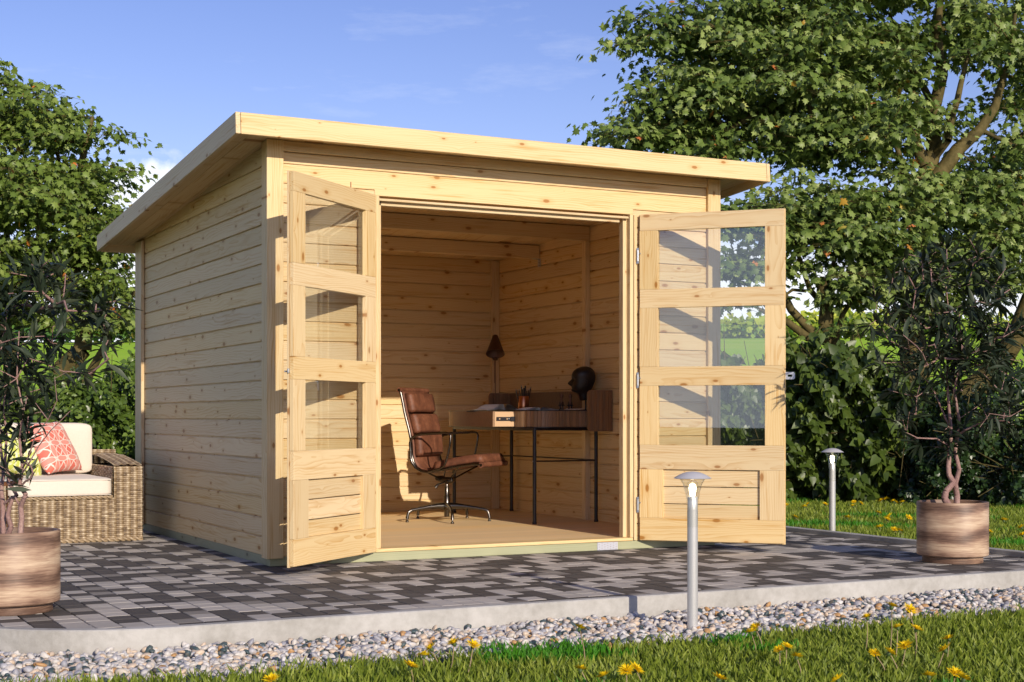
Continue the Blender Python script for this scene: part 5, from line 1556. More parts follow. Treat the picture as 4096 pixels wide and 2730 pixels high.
def maple(label, base, limbs_px, crowns, ncent, nleaf, lsize, mat, seed, group, gaps=(), sep=None):
    global rng
    rng = np.random.default_rng(seed)
    root = empty('maple_tree', tuple(base)); tag(root, label, 'tree', group)
    limbs = []
    for lb in limbs_px:
        limbs.append({'p': [at(u, v, d) for u, v, d, w in lb], 'r': [w * d / 5878.9 / 2 for u, v, d, w in lb]})
    C_ = []
    tot = sum(c[2] * c[3] for c in crowns)
    for (u, v, ru, rv, d, dd) in crowns:
        m = int(ncent * ru * rv / tot) + 1
        g = unit(rng.normal(size=(m * 3, 3))); rr = rng.random((m * 3, 1)) ** (1 / 2.4)
        g = g * rr
        n_ = 0
        for q in g:
            uu, vv = u + q[0] * ru, v + q[1] * rv
            if any(((uu - a) / c) ** 2 + ((vv - b) / e) ** 2 < 1 for a, b, c, e in gaps): continue
            C_.append(at(uu, vv, d + q[2] * dd)); n_ += 1
            if n_ >= m: break
    arr, tips, A, B, ra, rb, isf = grow(limbs, C_, 0.10, 0.0042)
    def wood_obj(sel, name, n):
        V, F = seg_tubes(A[sel], B[sel], ra[sel], rb[sel], n)
        o = link(name, np_mesh(name, V - np.array(base), F, M['bark'], smooth=True), None, root); return o
    if sep is None: wood_obj(isf, 'trunk', 12)
    else:
        far_ = np.linalg.norm(B - at(*sep[:3]), axis=1) < sep[3]
        lim = np.array([False] * len(isf)); pts_ = np.array(limbs[sep[4]]['p'])
        for i_ in np.nonzero(isf)[0]:
            for a_, b_ in zip(pts_[:-1], pts_[1:]):
                tt = np.clip(np.dot(B[i_] - a_, b_ - a_) / np.dot(b_ - a_, b_ - a_), 0, 1)
                if np.linalg.norm(B[i_] - a_ - (b_ - a_) * tt) < 0.06: lim[i_] = True
        wood_obj(isf & ~lim, 'trunk', 12); wood_obj(isf & lim, 'trunk', 12)
    tag(wood_obj(~isf, 'branches', 5), kind='stuff')
    # leaves: flattened sprays round every branch end
    T_ = arr[tips]; per = nleaf // len(T_)
    cc = np.repeat(T_, per, 0); N = len(cc)
    spray = np.repeat(rng.normal(size=(len(T_), 3)) * np.array([0.1, 0.1, 0.0]), per, 0)
    off = rng.normal(size=(N, 3)) * np.array([0.18, 0.18, 0.05])
    off[:, 2] -= 0.28 * (off[:, 0] ** 2 + off[:, 1] ** 2)
    pos = cc + off
    out = unit(off * np.array([1, 1, 0.0]) + rng.normal(size=(N, 3)) * 0.08)
    outn = unit(unit(off) * 0.40 + np.array([0, -0.24, 0.70]) + rng.normal(size=(N, 3)) * 0.50 + spray * 2)
    dr = unit(out * 0.75 + np.array([0, -0.10, -0.55]) + rng.normal(size=(N, 3)) * 0.32)
    s, d, n_ = frames(dr, outn)
    size = lsize * rng.uniform(0.62, 1.15, N)
    clump = np.repeat(rng.random(len(T_)), per)
    rnd = np.clip(0.46 * rng.random(N) + 0.42 * clump, 0, 0.94)
    au = rng.random(N) < 0.009; rnd[au] = rng.uniform(0.965, 1.0, au.sum())
    front = (pos - CAM_P) @ FW
    leaves(root, 'leaf', pos, s, d, n_, size, rnd, shape_maple(), mat, 300, base, front, 'foliage')
    # leaf stalks and twigs
    k = rng.choice(N, N // 5, replace=False)
    V, F = seg_tubes(cc[k], pos[k], np.full(len(k), 0.0028), np.full(len(k), 0.0016), 3)
    tag(link('twigs', np_mesh('twigs', V - np.array(base), F, M['bark']), None, root), kind='stuff')
    return root

# left maple
maple('bright green maple tree rising behind the left hedge and shed corner', at(150, 1700, 17),
      [[(100, 1750, 17.0, 95), (250, 1480, 17.0, 85), (330, 1400, 17, 72), (345, 1240, 17, 62), (290, 1080, 17, 62), (330, 960, 17, 50), (300, 820, 17, 40), (330, 640, 17, 28), (370, 470, 17, 14)],
       [(320, 1060, 17, 42), (420, 985, 16.8, 32), (520, 960, 16.7, 22), (600, 1000, 16.6, 10)],
       [(300, 980, 17, 40), (250, 800, 17.1, 26), (230, 600, 17.2, 14)],
       [(60, 1650, 17.2, 60), (20, 1300, 17.2, 48), (60, 1100, 17.2, 36), (30, 980, 17.2, 28), (20, 860, 17.2, 20), (110, 740, 17.2, 14)],
       [(0, 900, 17.0, 40), (70, 840, 17, 30), (130, 760, 17, 18), (10, 660, 17, 12)],
       [(345, 1300, 17, 36), (440, 1330, 16.8, 26), (520, 1200, 16.7, 18), (600, 1060, 16.6, 9)],
       [(330, 1560, 16.8, 40), (400, 1420, 16.7, 30), (450, 1330, 16.7, 22), (560, 1240, 16.6, 12)]],
      [(240, 470, 130, 130, 17.0, 0.9), (60, 440, 150, 150, 17.3, 1.0), (130, 700, 330, 260, 17.0, 1.3), (350, 770, 140, 170, 16.8, 0.9), (90, 980, 330, 220, 17.0, 1.2), (410, 970, 140, 150, 16.8, 0.8), (410, 1170, 150, 120, 16.7, 0.8), (120, 1200, 320, 130, 17.2, 1.2), (480, 1260, 110, 70, 16.5, 0.5), (-180, 800, 220, 450, 17.2, 1.3), (560, 690, 50, 18, 16.6, 0.15), (440, 530, 50, 30, 16.8, 0.2), (500, 850, 45, 45, 16.6, 0.3), (-60, 300, 90, 130, 17.2, 0.5)],
      340, 19000, 0.090, M['maple_l'], 11, 'maple trees behind the garden', gaps=[(30, 930, 60, 60), (480, 1040, 30, 30), (640, 820, 70, 70), (540, 1180, 40, 25)])
# right maples
maple('large dark maple with sawn limb stubs filling the upper right behind the shed', at(3700, 1700, 16.5),
      [[(3640, 1760, 16.5, 140), (3660, 1500, 16.5, 118), (3640, 1300, 16.5, 100), (3665, 1080, 16.5, 78), (3690, 900, 16.5, 72), (3700, 720, 16.5, 78), (3735, 600, 16.5, 62), (3738, 430, 16.5, 52), (3770, 300, 16.5, 44), (3750, 120, 16.5, 32), (3770, -60, 16.5, 24)],
       [(3700, 660, 16.4, 60), (3668, 590, 16.4, 44), (3655, 524, 16.35, 42)],
       [(3740, 620, 16.47, 44), (3790, 560, 16.3, 36), (3830, 400, 16.3, 26), (3880, 200, 16.3, 16)],
       [(3820, 1700, 16.2, 120), (3870, 1580, 16.2, 108), (3985, 1480, 16.1, 92), (4070, 1340, 16.0, 84), (4160, 1100, 16.0, 70), (4200, 800, 16, 50)],
       [(3720, 740, 16.45, 66), (3830, 600, 16.4, 54), (3920, 520, 16.4, 44), (3980, 430, 16.4, 34), (4030, 260, 16.4, 24), (4060, 60, 16.4, 14)],
       [(3662, 1140, 16.5, 60), (3800, 1060, 16.3, 58), (3910, 1020, 16.2, 62), (4100, 985, 16.1, 66)],
       [(3692, 870, 16.47, 28), (3640, 740, 16.1, 24), (3590, 600, 16.0, 20), (3540, 410, 16.0, 18), (3520, 370, 16.0, 10)],
       [(3540, 410, 16.0, 14), (3430, 450, 15.9, 13), (3330, 520, 15.8, 10), (3260, 560, 15.8, 7)],
       [(3720, 520, 16.5, 36), (3660, 380, 16.6, 28), (3540, 250, 16.7, 20), (3380, 160, 16.8, 12)],
       [(3730, 420, 16.8, 30), (3620, 240, 17.0, 22), (3560, 60, 17.0, 12)]],
      [(3330, 130, 520, 260, 16.5, 1.6), (2980, 120, 330, 230, 16.6, 1.2), (2830, 330, 250, 230, 16.3, 0.9), (3080, 480, 430, 250, 16.0, 1.1), (2650, 520, 260, 75, 15.9, 0.35), (2560, 170, 80, 50, 15.9, 0.2), (2540, 540, 170, 45, 15.8, 0.3), (2680, 60, 150, 90, 16.2, 0.5), (2600, 380, 80, 110, 15.9, 0.3), (3450, 450, 420, 280, 15.9, 1.2), (3950, 180, 320, 330, 17.0, 1.3), (4020, 620, 250, 260, 17.0, 1.1), (3980, 820, 330, 180, 15.9, 0.9), (2780, 600, 160, 45, 15.7, 0.3), (3700, 780, 300, 120, 15.5, 0.7), (3450, -120, 700, 170, 16.8, 1.5)],
      560, 33000, 0.097, M['maple_r'], 12, 'maple trees behind the garden', gaps=[(3680, 620, 95, 110), (3960, 610, 70, 60), (3060, 640, 60, 20), (3740, 60, 50, 110), (3735, 330, 75, 200), (3675, 980, 75, 130), (3930, 500, 100, 140), (3930, 1010, 140, 45)], sep=(0, 0, 1, 1, 3))
maple('lower maple with low forked branches and a sawn stub right of the open door', at(3420, 1700, 15),
      [[(3480, 1720, 15.0, 110), (3440, 1560, 15, 95), (3390, 1440, 15, 70), (3320, 1360, 15, 62), (3300, 1300, 15, 56), (3306, 1200, 15, 50), (3285, 1135, 15, 44)],
       [(3340, 1385, 15, 44), (3250, 1330, 15, 36), (3165, 1240, 15, 32), (3120, 1150, 15, 30), (3060, 1000, 15, 18)],
       [(3320, 1370, 14.9, 38), (3230, 1350, 14.9, 34), (3150, 1290, 14.9, 28), (3040, 1240, 14.9, 16)],
       [(3320, 1330, 15.1, 30), (3322, 1220, 15.1, 26), (3310, 1120, 15.1, 22), (3350, 1010, 15.1, 14)],
       [(3300, 1230, 15.1, 26), (3240, 1160, 15.1, 22), (3190, 1010, 15.1, 18), (3150, 900, 15.1, 12)],
       [(3345, 1350, 15, 28), (3370, 1260, 15, 20), (3440, 1150, 15, 14), (3500, 1060, 15, 9)],
       [(3225, 1165, 15, 14), (3170, 1160, 15, 12), (3090, 1220, 15, 8)]],
      [(3230, 850, 260, 150, 15.2, 0.7), (3500, 960, 240, 160, 15.0, 0.7), (3010, 900, 170, 110, 15.0, 0.5), (2990, 1060, 110, 80, 14.9, 0.4), (3440, 1160, 120, 110, 14.9, 0.5), (3640, 1120, 160, 200, 15.6, 0.6), (3950, 1080, 230, 120, 15.7, 0.6), (3870, 1000, 260, 100, 15.6, 0.6), (2950, 1190, 80, 30, 14.8, 0.2), (3420, 1300, 60, 50, 14.8, 0.2), (3170, 1060, 50, 50, 14.9, 0.2)],
      190, 11500, 0.090, M['maple_r'], 13, 'maple trees behind the garden', gaps=[(3250, 1150, 130, 90), (3560, 1230, 110, 90), (3080, 1140, 80, 60), (4000, 1200, 80, 50), (3400, 1260, 60, 50)])

# ------------------------------------------------------------------ hedges
def hedge(name, label, cat, face, N, lsize, shape, mat, seed, group=None, depth=0.55, droop=0.55):
    """face: list of (u, v_top, v_bottom, d) columns in order; leaves fill the front of the bush"""
    global rng
    rng = np.random.default_rng(seed)
    U = np.array([f[0] for f in face], float); VT = np.array([f[1] for f in face], float); VB = np.array([f[2] for f in face], float); D = np.array([f[3] for f in face], float)
    u = rng.uniform(U[0], U[-1], N * 2)
    vt = np.interp(u, U, VT) + 34 * np.sin(u * 0.021 + seed) + 22 * np.sin(u * 0.057 + seed * 2) + rng.normal(0, 14, N * 2)
    vb = np.interp(u, U, VB); d0 = np.interp(u, U, D)
    t = rng.random(N * 2) ** 0.92; v = vt + (vb - vt) * t
    lump = 0.16 * np.sin(u * 0.017 + v * 0.011 + seed) + 0.12 * np.sin(u * 0.039 - v * 0.031) + 0.07 * np.sin(u * 0.09 + v * 0.07)
    back = rng.exponential(0.14, N * 2)
    rnd_top = np.clip(1 - (v - vt) / 160, 0, 1)
    d = d0 + lump + np.minimum(back, depth * 1.4) + 0.30 * rnd_top ** 2
    keep = rng.random(N * 2) < (0.5 + 0.5 * (lump < 0.18))
    idx = np.nonzero(keep)[0][:N]
    pos = np.array([at(a, b, c) for a, b, c in zip(u[idx], v[idx], d[idx])]); n0 = len(pos)
    base = at(U.mean(), np.interp(U.mean(), U, VB), D.mean()); base[2] = ground_z(base[0], base[1])
    pos[:, 2] = np.maximum(pos[:, 2], ground_z(pos[:, 0], pos[:, 1]) + 0.03)
    root = empty(name, tuple(base)); tag(root, label, cat, group)
    nm = unit(np.array([0.0, -0.75, 0.55]) + rng.normal(size=(n0, 3)) * 0.48)
    dr = unit(np.array([0.0, -0.35, -droop]) + rng.normal(size=(n0, 3)) * 0.55)
    s, dd, n_ = frames(dr, nm)
    size = lsize * rng.uniform(0.6, 1.2, n0)
    cl = 0.5 + 0.5 * np.sin(pos[:, 0] * 3.1 + pos[:, 2] * 4.3 + seed) * np.sin(pos[:, 0] * 7.7 - pos[:, 2] * 5.1)
    rnd = np.clip(0.62 * rng.random(n0) + 0.30 * cl, 0, 0.93)
    leaves(root, 'leaf', pos, s, dd, n_, size, rnd, shape, mat, 300, base, (pos - CAM_P) @ FW, 'foliage')
    # stems and shadowy inner twigs
    m = 420
    k = rng.choice(n0, m); A = pos[k] + FW * rng.uniform(0.08, 0.3, (m, 1)); B = A + rng.normal(size=(m, 3)) * np.array([0.16, 0.08, 0.2])
    V, F = seg_tubes(A, B, np.full(m, 0.006), np.full(m, 0.003), 4)
    tag(link('twigs', np_mesh('twigs', V - base, F, M['bark']), None, root), kind='stuff')
    st_u = np.linspace(U[0] + 40, U[-1] - 40, 9); A = np.array([at(a, np.interp(a, U, VB) - 0, np.interp(a, U, D) + 0.45) for a in st_u]); A[:, 2] = ground_z(A[:, 0], A[:, 1]) - 0.02
    B = A + np.array([0, 0, 0.9]) + rng.normal(size=A.shape) * 0.12
    V, F = seg_tubes(A, B, np.full(9, 0.022), np.full(9, 0.012), 7)
    link('stems', np_mesh('stems', V - base, F, M['bark'], smooth=True), None, root)
    return root
hedge('hedge', 'dense small leaved green hedge behind the rattan armchair', 'hedge',
      [(-420, 1490, 1995, 14.8), (0, 1500, 1995, 14.7), (200, 1530, 1995, 14.6), (380, 1485, 1995, 14.5), (620, 1450, 1995, 14.5), (1200, 1450, 1995, 14.5)], 26000, 0.070, shape_oval(0.36), M['hedge_a'], 31, droop=0.35)
hedge('shrub', 'broad leaved green shrub with drooping pointed leaves beside the open right door', 'shrub',
      [(2820, 1500, 2010, 13.6), (3000, 1440, 2005, 13.6), (3130, 1400, 2000, 13.4), (3330, 1345, 1995, 13.2), (3480, 1430, 2000, 13.2), (3640, 1470, 2005, 13.2), (3760, 1560, 2010, 13.2)], 8800, 0.098, shape_heart(), M['hedge_b'], 32, droop=0.8)
hedge('shrub', 'darker small leaved bush with bare twigs at the right edge behind the planter', 'shrub',
      [(3600, 1640, 2020, 13.0), (3760, 1560, 2020, 12.8), (3920, 1520, 2030, 12.6), (4100, 1480, 2040, 12.5), (4400, 1470, 2040, 12.5)], 11500, 0.056, shape_oval(0.34), M['hedge_c'], 33, droop=0.3)

# ------------------------------------------------------------------ oleanders in the planters
def oleander(label, base, d0, stems, crowns, ntip, per, seed, lsize):
    global rng
    rng = np.random.default_rng(seed)
    root = empty('oleander', base); tag(root, label, 'potted plant', 'potted oleanders')
    limbs = [{'p': [at(u, v, d) for u, v, d, w in s_], 'r': [w * d / 5878.9 / 2 for u, v, d, w in s_]} for s_ in stems]
    C_ = []; tot = sum(c[2] * c[3] for c in crowns)
    for (u, v, ru, rv, d, dd) in crowns:
        m = int(ntip * ru * rv / tot) + 1
        g = unit(rng.normal(size=(m, 3))) * rng.random((m, 1)) ** (1 / 2.2)
        for q in g: C_.append(at(u + q[0] * ru, v + q[1] * rv, d + q[2] * dd))
    arr, tips, A, B, ra, rb, isf = grow(limbs, C_, 0.10, 0.0016, up=-0.04, seglen=0.07)
    b = np.array(base)
    V, F = seg_tubes(A[isf], B[isf], ra[isf], rb[isf], 12); link('trunk', np_mesh('trunk', V - b, F, M['twig'], smooth=True), None, root)
    V, F = seg_tubes(A[~isf], B[~isf], ra[~isf], rb[~isf], 6); tag(link('branches', np_mesh('branches', V - b, F, M['twig'], smooth=True), None, root), kind='stuff')
    T_ = arr[tips]
    # leaf whorls along the last stretch of every twig
    par_d = unit(np.array([T_[i] - A[np.argmin(np.linalg.norm(B - T_[i], axis=1))] for i in range(len(T_))]) + np.array([0, 0, 0.03]))
    cc = np.repeat(T_, per, 0); dd = np.repeat(par_d, per, 0); N = len(cc)
    back = rng.uniform(0, 0.11, (N, 1)); pos = cc - dd * back
    ax = unit(np.cross(dd, rng.normal(size=(N, 3))))
    dr = unit(dd * rng.uniform(0.25, 1.0, (N, 1)) + ax * rng.uniform(0.6, 1.2, (N, 1)) + np.array([0, 0, -0.12]))
    nm = unit(np.cross(np.cross(dr, np.array([0, 0, 1.0])), dr) + rng.normal(size=(N, 3)) * 0.35)
    s, d, n_ = frames(dr, nm)
    size = lsize * rng.uniform(0.55, 1.1, N)
    leaves(root, 'leaf', pos, s, d, n_, size, np.clip(rng.random(N) ** 1.6 * 0.93, 0, 0.93), shape_lance(), M['oleander'], 300, base, (pos - CAM_P) @ FW, 'foliage')
    return root
q8 = lambda x, y: (3096 + x * 0.6378, 1600 + y * 0.6378)
d = 7.69
def st8(pts): return [(*q8(x, y), dd, w) for x, y, dd, w in pts]
oleander('dark leaved oleander with two twisting pinkish stems in the right planter', (PR[0], PR[1], 0.288), d,
         [st8([(1092, 660, 7.66, 30), (1070, 620, 7.66, 27), (1078, 575, 7.66, 24), (1128, 520, 7.67, 22), (1098, 470, 7.68, 20), (1094, 420, 7.69, 19), (1103, 300, 7.70, 18), (1112, 200, 7.7, 15), (1098, 60, 7.7, 12), (1085, -150, 7.7, 9), (1110, -420, 7.72, 6), (1080, -700, 7.7, 4)]),
          st8([(1146, 660, 7.70, 26), (1148, 600, 7.70, 23), (1136, 530, 7.68, 21), (1162, 440, 7.67, 17), (1150, 380, 7.68, 15), (1135, 330, 7.69, 15), (1150, 230, 7.7, 14), (1160, 120, 7.7, 12), (1130, -60, 7.65, 9), (1180, -300, 7.6, 6), (1160, -560, 7.6, 4)]),
          st8([(1150, 225, 7.68, 10), (1200, 190, 7.6, 8), (1265, 160, 7.55, 6), (1340, 120, 7.5, 4), (1480, 105, 7.4, 3), (1560, 60, 7.4, 2)]),
          st8([(1105, 290, 7.7, 9), (1020, 245, 7.65, 7), (900, 240, 7.6, 5), (830, 205, 7.6, 3)]),
          st8([(1100, 170, 7.72, 9), (1060, 80, 7.8, 7), (1010, -40, 7.85, 5), (960, -120, 7.9, 4), (800, -190, 7.9, 3)])],
         [(3770, 1230, 330, 280, 7.7, 0.42), (3800, 1490, 310, 250, 7.7, 0.42), (3960, 1330, 260, 300, 7.7, 0.4), (3620, 1350, 190, 200, 7.6, 0.3), (3830, 1040, 230, 90, 7.8, 0.3), (3620, 1720, 110, 70, 7.6, 0.2), (4000, 1650, 160, 110, 7.5, 0.3), (3800, 1760, 130, 60, 7.6, 0.2)],
         165, 13, 41, 0.118)
k5 = 300 / 1344
def st5(pts): return [(x * k5, 1850 + y * k5, dd, w) for x, y, dd, w in pts]
oleander('tall dark leaved oleander with several knotty stems in the left planter', (PL[0], PL[1], 0.288), 5.74,
         [st5([(60, 1330, 5.70, 24), (55, 1000, 5.70, 22), (55, 820, 5.70, 20), (45, 700, 5.7, 19), (20, 520, 5.7, 18), (30, 400, 5.7, 16), (60, 250, 5.72, 14), (55, 60, 5.74, 13), (20, -200, 5.76, 11), (-30, -800, 5.8, 9), (60, -1500, 5.8, 6), (100, -2400, 5.8, 4)]),
          st5([(365, 1330, 5.62, 23), (375, 1150, 5.62, 22), (390, 1000, 5.62, 22), (370, 800, 5.62, 20), (430, 640, 5.60, 18), (470, 590, 5.60, 18), (400, 490, 5.60, 17), (350, 400, 5.6, 16), (385, 250, 5.6, 14), (400, 60, 5.6, 13), (350, -400, 5.6, 10), (420, -900, 5.58, 8), (300, -1500, 5.6, 6), (340, -2300, 5.6, 4)]),
          st5([(130, 1330, 5.66, 20), (200, 1160, 5.66, 22), (140, 960, 5.66, 18), (170, 800, 5.66, 17), (230, 650, 5.66, 15), (300, 590, 5.64, 14), (230, 470, 5.64, 15), (150, 370, 5.66, 14), (150, 200, 5.66, 13), (90, 0, 5.66, 12), (120, -500, 5.68, 9), (60, -1000, 5.7, 7), (160, -1700, 5.7, 5)]),
          st5([(370, 780, 5.62, 9), (300, 690, 5.63, 8), (265, 600, 5.64, 8)]),
          st5([(60, 760, 5.7, 12), (150, 690, 5.68, 11), (220, 620, 5.66, 10)]),
          st5([(400, 400, 5.6, 9), (460, 340, 5.58, 8), (540, 300, 5.56, 8), (590, 190, 5.54, 7), (560, 80, 5.54, 6), (480, -10, 5.55, 5)]),
          st5([(220, 390, 5.66, 9), (330, 260, 5.6, 8), (440, 140, 5.56, 7), (540, -20, 5.52, 6), (700, -300, 5.5, 5), (900, -560, 5.45, 4), (1240, -900, 5.42, 3)]),
          st5([(390, 140, 5.6, 8), (520, -120, 5.5, 6), (640, -500, 5.45, 5), (860, -760, 5.4, 4), (1020, -1100, 5.35, 3), (980, -1500, 5.35, 2)])],
         [(60, 1240, 330, 260, 5.75, 0.34), (160, 1480, 260, 180, 5.65, 0.3), (-80, 1450, 260, 300, 5.8, 0.3), (370, 1240, 130, 160, 5.5, 0.2), (250, 1060, 130, 80, 5.7, 0.2), (120, 1720, 130, 90, 5.6, 0.15), (410, 1450, 36, 24, 5.4, 0.06), (60, 1880, 90, 40, 5.6, 0.1)],
         112, 10, 42, 0.112)

# ------------------------------------------------------------------ far wood on the hill
rng = np.random.default_rng(51)
N = 26000
u = rng.uniform(-700, 4900, N); d_ = rng.uniform(238, 300, N)
dx = CAM_P[0] + d_ * FW[0] + d_ * (u - 2048) / 5878.9 * RT[0]; dy = CAM_P[1] + d_ * FW[1] + d_ * (u - 2048) / 5878.9 * RT[1]
gz = ground_z(dx, dy)
cellx = np.floor(u / 62 + 3 * np.sin(d_)); crown = 2.6 + 2.2 * (np.sin(cellx * 12.9898) * 43758.5453 % 1.0) + 0.8 * np.sin(u * 0.004)
ph = (u / 62 + 3 * np.sin(d_)) % 1.0 - 0.5
hh = crown * np.sqrt(np.maximum(0.03, 1 - (ph * 1.7) ** 2)) * rng.random(N) ** 0.45
pos = np.stack([dx, dy, gz + hh], 1)
nm = unit(np.array([0, -0.6, 0.6]) + rng.normal(size=(N, 3)) * 0.5); dr = unit(rng.normal(size=(N, 3)))
s, dd, n_ = frames(dr, nm)
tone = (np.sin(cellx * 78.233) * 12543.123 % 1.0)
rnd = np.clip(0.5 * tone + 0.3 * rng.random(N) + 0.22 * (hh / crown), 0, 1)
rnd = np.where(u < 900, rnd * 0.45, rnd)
V0, F0 = shape_oval(0.45)
sz = rng.uniform(0.7, 1.5, N)
P = pos[:, None, :] + sz[:, None, None] * (V0[None, :, 0:1] * s[:, None, :] + V0[None, :, 1:2] * dd[:, None, :] + V0[None, :, 2:3] * n_[:, None, :])
F = F0[None] + (np.arange(N) * len(V0))[:, None, None]
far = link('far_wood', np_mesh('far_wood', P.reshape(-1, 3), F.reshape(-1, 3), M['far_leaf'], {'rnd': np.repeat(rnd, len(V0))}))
tag(far, 'distant line of trees along the hilltop beyond the meadow', 'wood', kind='stuff')

# ================================================================== GRAVEL
rng = np.random.default_rng(61)
bm = bmesh.new(); bmesh.ops.create_icosphere(bm, subdivisions=2, radius=1.0); bm.verts.ensure_lookup_table()
IV = np.array([v.co[:] for v in bm.verts]); IF = np.array([[v.index for v in f.verts] for f in bm.faces]); bm.free()
bm = bmesh.new(); bmesh.ops.create_icosphere(bm, subdivisions=1, radius=1.0); bm.verts.ensure_lookup_table()
JV = np.array([v.co[:] for v in bm.verts]); JF = np.array([[v.index for v in f.verts] for f in bm.faces]); bm.free()
def edge_y(x): return -2.50 + 0.035 * np.sin(x * 3.1 + 0.5) + 0.03 * np.sin(x * 7.3) - 0.10 * np.exp(-((x - 0.95) / 0.22) ** 2) - 0.02 * smooth(x, 1.3, 2.5)
def vis(x, y, margin=0.37):
    d = (x - CAM_P[0]) * FW[0] + (y - CAM_P[1]) * FW[1]; s = (x - CAM_P[0]) * RT[0] + (y - CAM_P[1]) * RT[1]
    return (d > 3.6) & (np.abs(s / d) < margin)
N = 44000
x = rng.uniform(-2.3, 4.4, N); y = rng.uniform(-2.62, -1.0, N)
front = -1.925 - 0
ok = (y > edge_y(x) - 0.05) & vis(x, y)
inT = np.array([in_round(a, b, -0.012) for a, b in zip(x, y)])
ok &= ~inT & ((y < -1.9) | (x < -0.9))
x, y = x[ok][:12000], y[ok][:12000]; N = len(x)
lay = rng.random(N)
hgt = -0.098 + 0.030 * lay + 0.010 * np.sin(x * 9) * np.sin(y * 13)
V0, F0 = IV, IF
sc = rng.uniform(0.0098, 0.0180, N)[:, None] * np.stack([rng.uniform(0.9, 1.45, N), rng.uniform(0.7, 1.0, N), rng.uniform(0.45, 0.72, N)], 1)
def quatR(n):
    q = unit(rng.normal(size=(n, 4)) * np.array([1, 0.28, 0.28, 1.0])); w, a, b, c = q.T
    return np.stack([np.stack([1 - 2 * (b * b + c * c), 2 * (a * b - c * w), 2 * (a * c + b * w)], -1), np.stack([2 * (a * b + c * w), 1 - 2 * (a * a + c * c), 2 * (b * c - a * w)], -1), np.stack([2 * (a * c - b * w), 2 * (b * c + a * w), 1 - 2 * (a * a + b * b)], -1)], 1)
Rm = quatR(N)
shp = IV[None] * (1 + 0.13 * np.sin(IV[None, :, 0:1] * 3 + rng.uniform(0, 6, (N, 1, 1))) + 0.10 * np.sin(IV[None, :, 1:2] * 4 + rng.uniform(0, 6, (N, 1, 1))))
P = np.einsum('nij,nkj->nki', Rm, shp * sc[:, None, :]) + np.stack([x, y, hgt], 1)[:, None, :]
F = IF[None] + (np.arange(N) * len(IV))[:, None, None]
gravel = link('gravel', np_mesh('gravel', P.reshape(-1, 3), F.reshape(-1, 3), M['pebble'], {'rnd': np.repeat(rng.random(N), len(IV))}, smooth=True))
tag(gravel, 'strip of mixed white, tan and slate pebbles along the concrete kerb', 'gravel', kind='stuff')
gb = MB(); gb.add([(-3.5, -2.5, -0.088), (6, -2.5, -0.088), (6, -1.0, -0.088), (-3.5, -1.0, -0.088)], [(0, 1, 2, 3)]); tag(gb.build('gravel_bed', M['mortar']), kind='structure')

# ================================================================== GRASS
def blades(x, y, h, w, seed, green=None):
    r = np.random.default_rng(seed); N = len(x)
    z = ground_z(x, y) - 0.004
    a = r.uniform(0, 2 * np.pi, N); lean = r.uniform(0.05, 0.75, N) * h; la = r.uniform(0, 2 * np.pi, N)
    wx, wy = np.cos(a) * w, np.sin(a) * w
    lx, ly = np.cos(la) * lean, np.sin(la) * lean
    o = np.stack([x, y, z], 1); W = np.stack([wx, wy, 0 * wx], 1)
    m = o + np.stack([lx * 0.3, ly * 0.3, h * 0.55], 1); t = o + np.stack([lx, ly, h], 1)
    V = np.stack([o - W * 0.5, o + W * 0.5, m - W * 0.5, m + W * 0.5, t], 1)
    F = np.array([(0, 1, 3), (0, 3, 2), (2, 3, 4)])[None] + (np.arange(N) * 5)[:, None, None]
    g = (np.sin(x * 2.3 + 1) * np.sin(y * 3.1 + x * 1.7) + 0.6 * np.sin(x * 5.1 + y * 4)) if green is None else green(x, y)
    rnd = np.where(g > 0.62, r.uniform(0.80, 1.0, N), np.clip(r.beta(2.2, 2.0, N) * 0.72, 0, 0.72))
    return V, F, rnd
def grass(name, label, x, y, h, w, seed, green=None):
    V, F, rnd = blades(x, y, h, w, seed, green)
    me = np_mesh(name, V.reshape(-1, 3), F.reshape(-1, 3), M['grass'], {'rnd': np.repeat(rnd, 5)})
    o = link(name, me); tag(o, label, 'grass', kind='stuff'); return o
rng = np.random.default_rng(71)
N = 62000
x = rng.uniform(-2.2, 3.9, N); y = rng.uniform(-4.1, -2.38, N)
ok = vis(x, y, 0.38) & (y < edge_y(x) + rng.normal(0, 0.018, N)); x, y = x[ok], y[ok]; n_ = len(x)
gf = lambda x, y: np.maximum(np.exp(-((x - 0.15) / 0.33) ** 2) * (y > -2.78) * 1.1, np.maximum(1.2 * np.exp(-((x - 0.93) / 0.16) ** 2) * (y > -2.72), (np.sin(x * 2.9 + 2) * np.sin(y * 7.1) > 0.93) * 0.9)) + 0.12 * np.sin(x * 40) * np.sin(y * 37)
grass('foreground_grass', 'thick short lawn grass in front of the pebble strip', x, y, rng.uniform(0.026, 0.060, n_) * (1 + 0.25 * (x < 0.1)), rng.uniform(0.006, 0.0115, n_), 1, gf)
N = 330000
x = rng.uniform(3.3, 12.5, N); y = rng.uniform(-3.2, 8.5, N)
ok = vis(x, y, 0.36) & ((x > 3.82) | (y < -1.95)) & ~((x < 4.4) & (y < -1.3)); d_ = (x - CAM_P[0]) * FW[0] + (y - CAM_P[1]) * FW[1]
ok &= (d_ < 15) & (rng.random(N) < np.clip(1.5 - d_ / 14, 0.3, 1)); x, y = x[ok][:95000], y[ok][:95000]; n_ = len(x)
grass('lawn_grass', 'lawn grass between the terrace edge and the right hand shrubs', x, y, rng.uniform(0.03, 0.062, n_), rng.uniform(0.006, 0.011, n_), 2)
N = 9000
x = rng.uniform(-5, 2.8, N); y = rng.uniform(3.62, 5.2, N)
